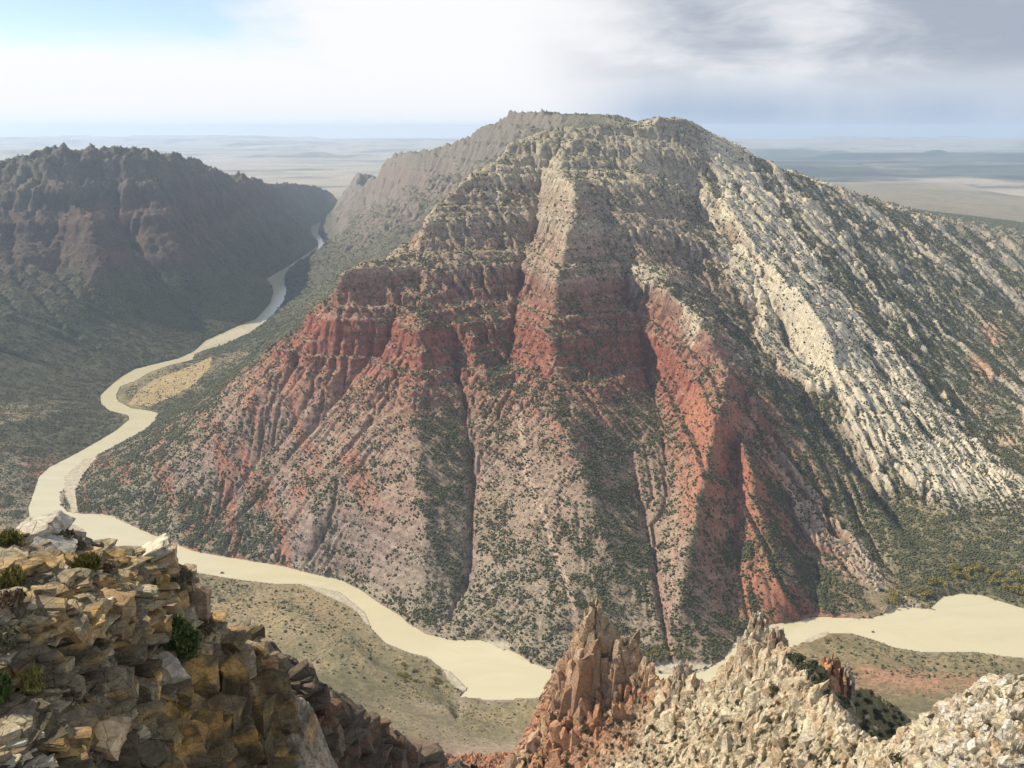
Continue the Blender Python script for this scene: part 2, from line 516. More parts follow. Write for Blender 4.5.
def carve(g, its, kk, sig, amp, talus):
    X, Y = g.xy()
    h = blur(g.h, 1.2)
    rough = (fbm(X / 260, Y / 260, 5, 3) + 0.5 * fbm(X / 90, Y / 90, 4, 4, 0.6, True)) * amp
    slope = np.hypot(*np.gradient(g.h, g.d))
    act = smooth(0.08, 0.35, slope) * (1 - 0.85 * south(X, Y))
    h0 = h + rough * act * (0.22 + 0.78 * smooth(150, 300, h))
    S = strat(X, Y, h0)
    hard = 0.5 + 0.5 * np.sin(S / 19.0 + 1.5 * fbm(X / 400, Y / 400, 2, 21)) * smooth(0.25, 0.5, slope)
    K = kk * (0.4 + 0.6 * smooth(140, 260, h)) * (0.45 + 1.0 * hard) * (0.15 + 0.85 * act)
    riv = inside(river_poly, X, Y)
    h0 = np.where(riv, -3, h0)
    e = erode(h0, g.d, K, its, base=riv, talus=talus)
    e = e + blur(h - e, sig / g.d) * act
    g.h = np.where(riv, -3, np.maximum(e, 0.5))
    g.act = act
    return g


carve(base, 10, 0.045, 150, 22, 1.1)
carve(fine, 14, 0.030, 80, 24, 1.7)
print('erode', round(time.time() - T0, 1))


def fin_line():
    pass


def terrain_height(X, Y):
    h = base.sample(X, Y)
    w = fine.edge_weight(X, Y, 250)
    h = h * (1 - w) + fine.sample(X, Y) * w
    # beyond the surveyed block: a broad basin with low mesas
    far = smooth(10000, 11300, np.maximum(Y, np.abs(X) * 2.2))
    n = fbm(X / 9000, Y / 5200, 5, 31)
    m2 = fbm(X / 3000 + 5, Y / 1400, 4, 37)
    mesa = smooth(0.02, 0.16, n) * 110 + smooth(0.25, 0.32, n) * 80
    basin = 95 + 25 * m2 + mesa * smooth(12000, 20000, Y)
    rim = smooth(30000, 46000, Y) * smooth(-9000, -16000, X * 1.0 - Y * 0.02) * 0
    basin = basin + smooth(26000, 42000, Y + 4000 * fbm(X / 8000, Y / 30000, 3, 41)) * (110 + 60 * fbm(X / 12000, Y / 20000, 3, 43))
    h = h * (1 - far) + basin * far
    return h


# ------------------------------------------------------------------ the land as one sheet of vertices fanning out from the viewpoint
NC = 1040
tcol = np.linspace(-0.70, 0.70, NC)
rows = np.concatenate([np.arange(540, 960, 10), np.arange(960, 1320, 3.0), np.arange(1320, 2600, 2.4), np.arange(2600, 3700, 4.0), np.arange(3700, 6000, 9.0),
                       np.arange(6000, 11500, 24.0), np.geomspace(11500, 52000, 180)])
TT, YY = np.meshgrid(tcol, rows)
XX = TT * YY
H = terrain_height(XX, YY)
riv = inside(river_poly, XX, YY)
bar = np.zeros(riv.shape, bool)
for b in bars3:
    bar |= inside(b, XX, YY)
slope0 = np.hypot(np.gradient(H, axis=0) / np.gradient(YY, axis=0), np.gradient(H, axis=1) / np.gradient(XX, axis=1))
near = smooth(11000, 9000, YY)
rb0 = smooth(600, 720, XX) * smooth(75, 35, H) * (1 - south(XX, YY)) * smooth(2100, 1900, YY)
act = smooth(0.12, 0.45, slope0) * near * (1 - 0.85 * south(XX, YY)) * (1 - 0.85 * rb0)
# bedding: ledges and cliffs
S = strat(XX, YY, H) + (9 + 22 * smooth(400, 700, XX)) * fbm(XX / 160, YY / 160, 3, 51)
flank = smooth(430, 560, XX - 0.08 * (YY - 2000)) * smooth(4200, 3700, YY)
fc = 0.97 * XX + 0.22 * YY; fa_ = -0.22 * XX + 0.97 * YY
fw = fbm(XX / 240, YY / 240, 3, 58)
slabn = fbm(fc / 105 + 0.7 * fw, fa_ / 850, 4, 59, 0.6) + 0.22 * fbm(XX / 45, YY / 45, 3, 60)
slabc = np.exp(-((fc - 1265 + 60 * fw) / 190) ** 2)                # the thick pale bed
slabm = smooth(0.05, 0.14, slabn + 0.34 * slabc - 0.10) * flank
def ledge(S, P, a, seed):
    ph = S / P * 2 * np.pi
    return -a * P / (2 * np.pi) * np.sin(ph)
amp_l = np.where(XX > 450, 0.25 + 0.9 * smooth(-0.25, 0.35, fbm(XX / 170, YY / 170, 3, 57)), 1.0)
talus_w = 0.12 + 0.88 * smooth(195, 290, S + 50 * fbm(XX / 130, YY / 130, 3, 55))
mount = smooth(-1050, -700, XX + 0 * YY) * smooth(4200, 3400, YY)
H = H + act * (ledge(S, 92, 0.62, 1) * smooth(150, 330, S) * (1 - 0.8 * flank) + (ledge(S, 31, 0.66, 2) + ledge(S + 3, 11.5, 0.5, 3)) * talus_w * amp_l)
H = H + act * flank * 13 * (slabm - 0.3)
# rocky roughness
rid = fbm(XX / 46, YY / 46, 4, 61, 0.55, True)
rid2 = fbm(XX / 15 + 0.8 * rid, YY / 24, 3, 63, 0.55, True)
cliffy = smooth(0.55, 1.0, slope0)
upper = smooth(170, 270, H + 30 * rid)
H = H + act * (1 - 0.6 * slabm) * ((1.2 + 7.5 * cliffy * upper) * (rid - 0.2) + (0.4 + 3.2 * cliffy * upper) * (rid2 - 0.1) + 1.0 * fbm(XX / 7, YY / 7, 2, 67)) + (1 - act) * near * 0.7 * fbm(XX / 30, YY / 30, 4, 71)
bumpf = smooth(3500, 5000, YY) * near
rimz = smooth(4500, 5000, YY) * smooth(-1700, -1500, XX + 0.02 * YY) * smooth(0.3, 0.7, slope0)
H = H + rimz * 40 * np.minimum(0.12, -0.1 + fbm(XX / 80 + 0.4 * fbm(XX / 300, YY / 300, 2, 74), YY / 420, 4, 75, 0.62, True) - 0.1)
H = H + act * bumpf * (14 + 22 * cliffy) * (fbm(XX / 95, YY / 170, 5, 73, 0.6, True) - 0.15)
lmz = smooth(-500, -900, XX) * smooth(2600, 3200, YY) * smooth(7500, 6500, YY)
jag = 0.7 * fbm(XX / 85, YY / 200, 4, 77, 0.65, True) + 0.5 * smooth(-0.15, 0.15, perlin(XX / 42, YY / 90, 79)) - 0.25
H = H + lmz * smooth(330, 560, H) * 30 * (jag - 0.05) + lmz * smooth(60, 250, H) * 14 * (fbm(XX / 210, YY / 210, 4, 78, 0.55, True) - 0.1)
H = np.where(riv & ~bar, -4.0, np.maximum(H, 0.7))
H = np.where(bar, 0.55, H)
dbank = np.interp(XX, nb[:, 0], nb[:, 1]) - YY
sb = south(XX, YY) * smooth(110, 45, dbank) * (XX > -560)
H = np.where(riv | bar, H, H * (1 - sb) + (0.9 + 0.05 * np.maximum(dbank, 0) + 0.5 * fbm(XX / 25, YY / 25, 3, 76)) * sb)
# keep the slope under the viewpoint out of the picture's way, as a cliff would
H = np.minimum(H, np.where(YY < 900, CAM_H - 0.775 * YY - 8, 1e9) + np.where(YY < 900, 0, 0))
dHx = np.gradient(H, axis=1) / np.gradient(XX, axis=1)
dHy = np.gradient(H, axis=0) / np.gradient(YY, axis=0) - dHx * TT
slope = np.hypot(dHx, dHy)
S = strat(XX, YY, H) + 7 * fbm(XX / 160, YY / 160, 3, 51)
print('sheet', round(time.time() - T0, 1))


# ------------------------------------------------------------------ colours of rock and soil (cloud shade included on the plain and massif)
def ramp(v, stops):
    xs = [s[0] for s in stops]
    return np.stack([np.interp(v, xs, [s[1][k] for s in stops]) for k in range(3)], -1)

def lerp(a, b, t):
    return a + (np.asarray(b) - a) * t[..., None]

n1 = fbm(XX / 90, YY / 90, 4, 81); n2 = fbm(XX / 18, YY / 18, 3, 83); n3 = fbm(XX / 420, YY / 420, 3, 85)
Sc = S + 15 * n1 + 5 * n2
Sc = np.floor(Sc / 17) * 17 + 17 * smooth(0.65, 1.0, Sc / 17 - np.floor(Sc / 17))
rock = ramp(Sc, [(-200, (.20, .16, .13)), (0, (.23, .175, .145)), (60, (.27, .20, .17)), (110, (.26, .155, .125)), (150, (.27, .19, .15)), (205, (.27, .15, .11)), (240, (.28, .15, .105)),
                 (270, (.27, .105, .075)), (335, (.265, .10, .07)), (375, (.27, .135, .095)), (405, (.25, .13, .095)), (440, (.34, .245, .18)), (480, (.31, .21, .155)), (525, (.37, .30, .22)),
                 (570, (.32, .24, .18)), (620, (.40, .335, .24)), (680, (.36, .30, .22)), (760, (.36, .31, .23)), (1060, (.34, .30, .22)), (1250, (.33, .285, .21)), (1700, (.33, .28, .2))])
rock = lerp(rock, np.array([.54, .475, .35]) , slabm * (0.45 + 0.55 * np.clip(slabc * 1.5, 0, 1)))
fine_b = 0.5 + 0.5 * np.sin(S / 2.1 + 3 * n2) * np.sin(S / 5.7)
rock = rock * (0.74 + 0.46 * smooth(0.25, 0.75, fine_b))[..., None]
soil = ramp(Sc, [(-200, (.22, .19, .14)), (30, (.31, .255, .185)), (120, (.325, .25, .18)), (230, (.32, .225, .16)), (300, (.31, .20, .14)), (420, (.32, .26, .175)), (600, (.33, .285, .19)), (900, (.34, .30, .225)), (1400, (.27, .23, .165))])
steep = smooth(0.72, 1.10, slope + 0.15 * n2)
colr = lerp(soil, rock, np.maximum(0.15 + 0.85 * steep, slabm * 0.95))
# valley floor: dry grass, sage and silt
flat = np.maximum(np.maximum(smooth(0.22, 0.08, slope0) * smooth(130, 60, H), rb0 * 0.9), south(XX, YY) * smooth(0.5, 0.3, slope0))
n4 = fbm((XX + 0.5 * YY) / 30, (YY - 0.5 * XX) / 75, 5, 97, 0.65)
fl = ramp(n3 + 0.5 * n1 + 0.9 * n4, [(-0.7, (.12, .11, .058)), (-0.3, (.19, .16, .085)), (0.0, (.25, .20, .11)), (0.3, (.30, .225, .125)), (0.8, (.20, .165, .09))])
redp = 1.2 * np.exp(-(((XX - 520) / 130) ** 2 + ((YY - 1150) / 50) ** 2))
darkp = np.exp(-(((XX + 90) / 75) ** 2 + ((YY - 905) / 45) ** 2))
fl = lerp(fl, np.array([.34, .18, .11]), np.clip(redp * (1.0 + 1.6 * n1 + 0.8 * n2), 0, 0.85))
fl = lerp(fl, np.array([.13, .075, .05]), np.clip(darkp * (1.5 + 1.6 * n1 + 0.8 * n2), 0, 0.95))
colr = lerp(colr, fl, flat * 0.9)
strip = smooth(0.02, 0.20, fbm((XX + 0.45 * YY) / 55, (YY - 0.45 * XX) / 300, 5, 95, 0.6)) * smooth(-150, -330, XX) * smooth(300, 220, H) * (1 - flat)
colr = lerp(colr, np.array([.34, .16, .11]), strip * 0.9)
rfoot = smooth(270, 360, XX + 40 * n1) * smooth(640, 520, XX + 50 * n1) * smooth(330, 250, H + 0.25 * (XX - 300)) * smooth(1250, 1300, YY) * smooth(-0.35, 0.1, fbm(XX / 60, YY / 200, 4, 96)) * (1 - flat) * (1 - flank * 0.8)
colr = lerp(colr, np.array([.36, .155, .095]), rfoot * 0.8)
# the bench behind the mountain's left shoulder and the far rim
bh = smooth(30, 160, YY - (2800 + 1.8 * np.clip(XX, -420, 250))) * smooth(500, 200, XX - 0.10 * (YY - 2800))
bcl = lerp(np.broadcast_to(np.array([.115, .105, .072]), XX.shape + (3,)) * (1 + 0.5 * n1 + 0.3 * n3)[..., None], ramp(H + 40 * n1, [(300, (.19, .155, .125)), (480, (.21, .165, .13)), (560, (.19, .165, .13)), (800, (.18, .155, .12))]), smooth(0.45, 0.8, slope + 0.25 * n2) * smooth(4400, 4900, YY))
colr = lerp(colr, bcl, bh * (1 - flat))
og2 = smooth(260, 170, H) * smooth(950, 1250, XX) * smooth(1800, 2000, YY) * smooth(5200, 4200, YY) * smooth(0.02, 0.25, fbm((XX - 0.35 * YY) / 160, (YY + 0.2 * XX) / 420, 4, 89)) * (1 - flat)
colr = lerp(colr, np.array([.46, .25, .15]), og2 * 0.85)
# left massif, far rim: grey-brown
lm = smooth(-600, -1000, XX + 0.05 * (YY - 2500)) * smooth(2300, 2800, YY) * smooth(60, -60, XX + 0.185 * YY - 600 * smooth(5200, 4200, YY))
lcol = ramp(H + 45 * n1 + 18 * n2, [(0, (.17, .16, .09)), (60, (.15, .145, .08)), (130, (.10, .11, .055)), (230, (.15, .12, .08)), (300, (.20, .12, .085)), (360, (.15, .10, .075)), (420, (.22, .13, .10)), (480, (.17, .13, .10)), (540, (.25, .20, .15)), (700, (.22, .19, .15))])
lcol = 0.52 * (lcol * 0.8 + 0.2 * lcol.mean(-1, keepdims=True))  # massif darkened in its colour to imitate cloud shade
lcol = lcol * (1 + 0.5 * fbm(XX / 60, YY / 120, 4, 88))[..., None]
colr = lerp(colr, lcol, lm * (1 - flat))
# far basin
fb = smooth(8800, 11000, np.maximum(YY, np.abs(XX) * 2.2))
bn = fbm(XX / 2600 + 0.6 * fbm(XX / 1500, YY / 1500, 3, 92), YY / 1500, 6, 91, 0.6) - 0.55 * smooth(11500, 14000, YY) * smooth(30000, 24000, YY) * smooth(0, 4000, XX) + 0.12  # cloud shadow on the right of the plain painted in as darker ground
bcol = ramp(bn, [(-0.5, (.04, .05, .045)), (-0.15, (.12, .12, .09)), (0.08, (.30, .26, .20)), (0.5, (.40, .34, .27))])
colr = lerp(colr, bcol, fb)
colr = lerp(colr, np.array([.46, .41, .31]), bar * 0.8)
field = inside([G(a, b, 8)[:2] for a, b in ((128, 402), (140, 388), (155, 379), (180, 371), (196, 364), (212, 358), (210, 372), (196, 388), (175, 398), (150, 405))], XX, YY)
colr = np.where(field[..., None], np.array([.33, .25, .13]) * (1 + 0.3 * n2)[..., None], colr)
wash = np.full(XX.shape, 99.0)
wl_ = [W(a, b, c) for a, b, c in ((518, 408, 1770), (527, 473, 1610), (545, 521, 1505), (560, 565, 1422), (574, 606, 1335))] + [G(578, 642, 6)]
for (xa, ya, _a), (xb, yb, _b) in zip(wl_[:-1], wl_[1:]):
    t_ = np.clip(((XX - xa) * (xb - xa) + (YY - ya) * (yb - ya)) / ((xb - xa) ** 2 + (yb - ya) ** 2), 0, 1)
    wash = np.minimum(wash, np.hypot(XX - xa - t_ * (xb - xa), YY - ya - t_ * (yb - ya)))
washm = smooth(6.5, 3.0, wash + 2.5 * n2)
colr = lerp(colr, np.array([.47, .34, .25]), washm * 0.85)
pale = np.exp(-(((XX - 330) / 55) ** 2 + ((YY - 2265) / 75) ** 2)) + 0.8 * np.exp(-(((XX - 392) / 30) ** 2 + ((YY - 2080) / 110) ** 2)) + 0.7 * np.exp(-(((XX - 395) / 60) ** 2 + ((YY - 2800) / 90) ** 2)) + 0.7 * np.exp(-(((XX + 45) / 40) ** 2 + ((YY - 2560) / 150) ** 2))
palem = smooth(0.35, 0.75, pale * (1 + 0.9 * n2 + 0.5 * n1)) * smooth(0.3, 0.6, slope)
colr = lerp(colr, np.array([.50, .425, .31]), palem * 0.8)
# river banks: thin rim of damp silt and green
colr = np.clip(colr * (1 + 0.14 * n2)[..., None], 0.01, 0.8)

# plant cover 0..1
shade = np.clip(-(dHx * sun_dir[0] + dHy * sun_dir[1]) + sun_dir[2], -1, 1)
nst = fbm(XX / 55, YY / 55, 4, 87)
steep0 = smooth(0.5, 1.0, slope0)
slab = slabm
veg = 0.33 + 0.45 * n1 + 0.35 * n3 + 0.3 * nst - 0.22 * steep - 0.30 * steep0 + 0.38 * smooth(0.45, 0.05, shade) + 0.40 * flank * (1 - slab) - 0.42 * slab + 0.30 * smooth(-250, -500, XX) * smooth(260, 180, H)
veg = np.clip(veg + 0.22 * smooth(850, 1100, XX) * (1 - slab) - 0.5 * og2, 0, 1)
rb = rb0
veg = np.clip(np.maximum(veg, rb * 0.9), 0, 1)
veg = veg * (1 - fb) * np.where(riv | bar | field, 0, 1) * (1 - washm) * (1 - 0.7 * palem) * (1 - 0.15 * flat * south(XX, YY))
soilg = np.array([.085, .095, .05])
colr = lerp(colr, soilg, np.clip(veg * 0.25 * (1 - flat), 0, 1))


def sheet_object(name, mask, label=None):
    """The faces of the sheet whose quads fall in mask, as an object of their own."""
    fj, fi = np.nonzero(mask)
    v00 = fj * NC + fi
    quads = np.stack([v00, v00 + 1, v00 + 1 + NC, v00 + NC], -1)
    used = np.unique(quads)
    remap = np.full(H.size, -1, np.int64); remap[used] = np.arange(len(used))
    q = remap[quads]
    co = np.stack([XX.ravel()[used], YY.ravel()[used], H.ravel()[used]], -1)
    return raw_mesh(name, co, q, {'tint': colr.reshape(-1, 3)[used]}, {'veg': veg.ravel()[used], 'steep': (steep * act).ravel()[used]})


def raw_mesh(name, co, faces, colors=None, floats=None, smooth_shade=True):
    me = bpy.data.meshes.new(name)
    faces = np.asarray(faces)
    nf, k = faces.shape
    me.vertices.add(len(co)); me.loops.add(nf * k); me.polygons.add(nf)
    me.vertices.foreach_set('co', np.ascontiguousarray(co, np.float32).ravel())
    me.loops.foreach_set('vertex_index', np.ascontiguousarray(faces, np.int32).ravel())
    me.polygons.foreach_set('loop_start', np.arange(0, nf * k, k, dtype=np.int32))
    me.polygons.foreach_set('use_smooth', np.full(nf, smooth_shade))
    for n_, c in (colors or {}).items():
        a = me.attributes.new(n_, 'FLOAT_COLOR', 'POINT')
        a.data.foreach_set('color', np.concatenate([c, np.ones((len(c), 1))], 1).astype(np.float32).ravel())
    for n_, c in (floats or {}).items():
        a = me.attributes.new(n_, 'FLOAT', 'POINT')
        a.data.foreach_set('value', np.ascontiguousarray(c, np.float32))
    me.update(calc_edges=True)
    o = bpy.data.objects.new(name, me)
    col.objects.link(o)
    return o


def tag(o, label=None, cat=None, group=None, kind=None):
    if label: o['label'] = label
    if cat: o['category'] = cat
    if group: o['group'] = group
    if kind: o['kind'] = kind
    return o


def attr(N, name):
    a = N.n('ShaderNodeAttribute', attribute_name=name)
    return a


def land_material(name, s1, s2, bump, var=0.35):
    m = bpy.data.materials.new(name)
    m.use_nodes = True
    N = Nodes(m.node_tree)
    out = N.n('ShaderNodeOutputMaterial'); b = N.n('ShaderNodeBsdfPrincipled')
    pos = N.n('ShaderNodeTexCoord').outputs['Object']
    tint = attr(N, 'tint').outputs['Color']
    a = N.noise(pos, s1, 5.0, 0.65)
    c = N.noise(pos, s2, 3.0, 0.6)
    mul = N.math('ADD', N.mapr(a, 0.25, 0.75, 1 - var, 1 + var, False), N.mapr(c, 0.3, 0.7, -0.18, 0.18, False))
    comb = N.n('ShaderNodeCombineXYZ')
    for k in range(3):
        N.put(comb.inputs[k], mul)
    rockc = N.mix(1.0, tint, comb.outputs[0], 'MULTIPLY')
    if bump:
        # low brush: small uneven tufts, more of them where plants grow
        vg = attr(N, 'veg').outputs['Fac']
        flat_pos = N.scale(pos, (1, 1, 0.6))
        v1 = N.n('ShaderNodeTexVoronoi'); N.put(v1.inputs['Vector'], flat_pos); v1.inputs['Scale'].default_value = 0.135
        v2 = N.n('ShaderNodeTexVoronoi'); N.put(v2.inputs['Vector'], flat_pos); v2.inputs['Scale'].default_value = 0.33
        th = N.math('ADD', N.math('MULTIPLY', vg, 0.50), N.mapr(a, 0.3, 0.7, -0.02, 0.22, False))
        d1 = N.mapr(N.math('SUBTRACT', v1.outputs['Distance'], th), -0.10, 0.06, 0.85, 0.0)
        d2 = N.mapr(N.math('SUBTRACT', v2.outputs['Distance'], N.math('MULTIPLY', th, 0.75)), -0.10, 0.06, 0.6, 0.0)
        rockc = N.mix(N.math('MAXIMUM', d1, d2), rockc, N.mix(c, (.075, .078, .04, 1), (.14, .13, .07, 1)))
    N.put(b.inputs['Base Color'], rockc)
    b.inputs['Roughness'].default_value = 0.95
    b.inputs['Specular IOR Level'].default_value = 0.1
    bp = N.n('ShaderNodeBump')
    bp.inputs['Strength'].default_value = 1.0
    bp.inputs['Distance'].default_value = bump
    N.put(bp.inputs['Height'], N.math('ADD', a, N.math('MULTIPLY', c, 0.4)))
    N.put(b.inputs['Normal'], bp.outputs[0])
    N.put(out.inputs['Surface'], b.outputs[0])
    return m


M_land = land_material('rock and dry soil', 0.12, 0.6, 2.2)
M_far = land_material('distant land', 0.004, 0.02, 0.0, 0.2)

# split the sheet by what the ground is
fX = XX[:-1, :-1]; fY = YY[:-1, :-1]; fH = H[:-1, :-1]; fsl = slope0[:-1, :-1]
is_plain = (fY > 10600)
is_left = ~is_plain & (fX < -0.125 * fY - 560 + np.where(fY < 2300, 4000, 0) * -1) & (fY > 2300)
# which side of the river: near side of the sheet is the floor below the viewpoint
floor = ~is_plain & ~is_left & (((fH < 26) & (fsl < 0.3)) | (fY < 1150))
rimm = ~is_plain & ~is_left & ~floor & (fY > 3700)
mt = ~is_plain & ~is_left & ~floor & ~rimm
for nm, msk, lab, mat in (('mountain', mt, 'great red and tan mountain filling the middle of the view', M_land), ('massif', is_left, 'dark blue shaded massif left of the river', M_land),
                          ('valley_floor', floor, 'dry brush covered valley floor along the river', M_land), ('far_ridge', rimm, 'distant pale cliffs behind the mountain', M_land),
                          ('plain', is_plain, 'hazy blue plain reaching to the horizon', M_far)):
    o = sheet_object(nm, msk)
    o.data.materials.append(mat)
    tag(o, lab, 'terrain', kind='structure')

# ------------------------------------------------------------------ the muddy river
def water_material():
    m = bpy.data.materials.new('muddy water'); m.use_nodes = True
    N = Nodes(m.node_tree)
    out = N.n('ShaderNodeOutputMaterial'); b = N.n('ShaderNodeBsdfPrincipled')
    pos = N.n('ShaderNodeTexCoord').outputs['Object']
    a = N.noise(N.scale(pos, (0.6, 1.5, 1)), 0.008, 7.0, 0.65, 2.0)
    N.put(b.inputs['Base Color'], N.mix(a, (.44, .39, .245, 1), (.57, .515, .35, 1)))
    b.inputs['Roughness'].default_value = 0.10
    b.inputs['IOR'].default_value = 1.33
    b.inputs['Specular IOR Level'].default_value = 0.5
    w = N.noise(pos, 0.35, 3.0, 0.6)
    bp = N.n('ShaderNodeBump'); bp.inputs['Strength'].default_value = 0.25; bp.inputs['Distance'].default_value = 0.4
    N.put(bp.inputs['Height'], w); N.put(b.inputs['Normal'], bp.outputs[0])
    N.put(out.inputs['Surface'], b.outputs[0])
    return m

xs = [p[0] for p in river_poly]; ys = [p[1] for p in river_poly]
bm = bmesh.new()
vs = [bm.verts.new((x, y, 0)) for x, y in ((min(xs) - 50, min(ys) - 40), (max(xs) + 50, min(ys) - 40), (max(xs) + 50, max(ys) + 50), (min(xs) - 50, max(ys) + 50))]
bm.faces.new(vs)
me = bpy.data.meshes.new('river'); bm.to_mesh(me); bm.free()
o = bpy.data.objects.new('river', me); col.objects.link(o)
me.materials.append(water_material())
tag(o, 'pale muddy yellow river winding through the canyon', 'river', kind='structure')

# ------------------------------------------------------------------ plants: shared materials
def leaf_material(name, c1, c2, scale=0.8, translucent=0.15):
    m = bpy.data.materials.new(name); m.use_nodes = True
    N = Nodes(m.node_tree)
    out = N.n('ShaderNodeOutputMaterial'); b = N.n('ShaderNodeBsdfPrincipled')
    pos = N.n('ShaderNodeTexCoord').outputs['Object']
    inf = N.n('ShaderNodeObjectInfo').outputs['Random']
    a = N.noise(pos, scale, 3.0, 0.7)
    f = N.math('ADD', N.mapr(a, 0.3, 0.7), N.math('MULTIPLY', N.math('SUBTRACT', inf, 0.5), 0.5), clamp=True)
    N.put(b.inputs['Base Color'], N.mix(f, (*c1, 1), (*c2, 1)))
    b.inputs['Roughness'].default_value = 0.8
    b.inputs['Specular IOR Level'].default_value = 0.15
    N.put(out.inputs['Surface'], b.outputs[0])
    return m

M_juniper = leaf_material('juniper needles', (.062, .068, .033), (.125, .122, .06), 0.15)
M_scrub = leaf_material('mixed low scrub', (.075, .08, .04), (.15, .14, .075), 0.1)
M_sage = leaf_material('grey sage leaves', (.11, .105, .06), (.19, .17, .105), 0.2)
M_rabbit = leaf_material('yellow green brush', (.13, .12, .035), (.22, .19, .06), 5.0)
M_deep = leaf_material('deep green needles', (.03, .055, .018), (.09, .12, .035), 3.0)
M_brown = leaf_material('dry brown brush', (.10, .07, .045), (.17, .12, .075), 5.0)
M_gold = leaf_material('autumn cottonwood leaves', (.22, .19, .045), (.40, .32, .08), 0.25)
M_willow = leaf_material('green willow leaves', (.06, .08, .03), (.13, .14, .05), 0.25)
M_bark = leaf_material('weathered grey bark', (.10, .085, .07), (.17, .15, .125), 8.0)


def ico(sub):
    bm = bmesh.new(); bmesh.ops.create_icosphere(bm, subdivisions=sub, radius=1.0)
    co = np.array([v.co[:] for v in bm.verts]); fa = np.array([[v.index for v in f.verts] for f in bm.faces]); bm.free()
    return co, fa


# junipers and brush that cover the slopes by the ten thousand: one mesh of small crowns
def scatter(name, weight, count, rmin, rmax, label, mat, squash=0.85, small=False):
    cell = np.gradient(XX, axis=1) * np.gradient(YY, axis=0)
    p = (weight * np.abs(cell)).ravel()
    if p.sum() <= 0:
        return
    pick = rng.choice(p.size, size=count, p=p / p.sum())
    j, i = np.divmod(pick, NC)
    j = np.clip(j, 1, len(rows) - 2); i = np.clip(i, 1, NC - 2)
    x = XX[j, i] + (rng.random(count) - 0.5) * np.gradient(XX, axis=1)[j, i]
    y = YY[j, i] + (rng.random(count) - 0.5) * np.gradient(YY, axis=0)[j, i]
    zz = H[j, i]
    co0, fa0 = ico(1)
    if small:
        co0 = np.array([[1, 0, 0], [0, 1, 0], [-1, 0, 0], [0, -1, 0], [0, 0, 1], [0, 0, -.6]], float)
        fa0 = np.array([[0, 1, 4], [1, 2, 4], [2, 3, 4], [3, 0, 4], [1, 0, 5], [2, 1, 5], [3, 2, 5], [0, 3, 5]])
    nv = len(co0)
    r = rmin + (rmax - rmin) * rng.random(count) ** 2.2
    v = co0[None] * (1 + 0.38 * (rng.random((count, nv, 1)) - 0.5))
    v = v * r[:, None, None] * np.array([1, 1, 1.0])
    v[..., 2] *= (squash * (0.8 + 0.5 * rng.random(count)))[:, None]
    ang = rng.random(count) * 6.283
    c, s_ = np.cos(ang)[:, None], np.sin(ang)[:, None]
    vx = v[..., 0] * c - v[..., 1] * s_; vy = v[..., 0] * s_ + v[..., 1] * c
    co = np.stack([vx + x[:, None], vy + y[:, None], v[..., 2] + (zz + r * 0.45)[:, None]], -1).reshape(-1, 3)
    fa = (fa0[None] + (np.arange(count) * nv)[:, None, None]).reshape(-1, 3)
    o = raw_mesh(name, co, fa, smooth_shade=True)
    o.data.materials.append(mat)
    return tag(o, label, 'brush', kind='stuff')


horizon = np.maximum.accumulate((H - CAM_H) / YY, axis=0)
vis_side = np.where((np.abs(TT) < 0.64) & ((H + 14 - CAM_H) / YY > horizon), 1.0, 0.0)      # what can be seen from around the viewpoint
lowleft_bank = smooth(-700, -900, XX) * smooth(3100, 2700, YY) * smooth(120, 60, H)
clus = smooth(-0.22, 0.30, fbm(XX / 26, YY / 26, 3, 93) + 0.4 * fbm(XX / 70, YY / 70, 2, 94))
wm = (0.12 + veg ** 1.4) * (0.12 + clus) * (1 - 0.45 * lowleft_bank) * (1 - 0.85 * south(XX, YY)) * vis_side * smooth(3800, 3300, YY) * (YY > 1150) * (H > 2) * np.where(riv, 0, 1) * (1 - flat * 0.55)
scatter('juniper_woodland', wm * (1 - 0.55 * smooth(400, 480, H) * smooth(520, 420, XX) * smooth(3200, 2900, YY)) * (1 + 2.2 * smooth(-1000, -850, XX) * smooth(1150, 950, XX) * smooth(2900, 2500, YY)), 250000, 0.9, 2.7, 'dark green juniper scrub dotting the mountain slopes', M_juniper)
wt_ = (0.30 + veg) * (0.35 + clus) * vis_side * smooth(2900, 2500, YY) * (YY > 1150) * (H > 2) * (1 - south(XX, YY)) * (1 - 0.6 * smooth(400, 480, H) * smooth(520, 420, XX)) * (1 - 0.8 * slabm) * smooth(-1900, -1600, XX) * np.where(riv, 0, 1)
scatter('low_scrub', wt_, 230000, 0.7, 1.7, 'fine low scrub peppering the mountain slopes', M_scrub, small=True)
wl = veg * vis_side * (YY > 3300) * (YY < 6500) * np.where(riv, 0, 1)
scatter('distant_woodland', wl, 30000, 2.2, 4.6, 'dark scrub covering the far canyon slopes', M_juniper)
ws = vis_side * (YY < 1700) * (YY > 850) * flat * np.where(riv | bar, 0, 1) * smooth(-0.25, 0.35, n1 + 0.6 * n2)
scatter('sagebrush', ws * smooth(-0.25, 0.2, n4), 15000, 0.45, 1.5, 'low sagebrush on the dry valley floor', M_sage, 0.7)
print('scatter', round(time.time() - T0, 1))


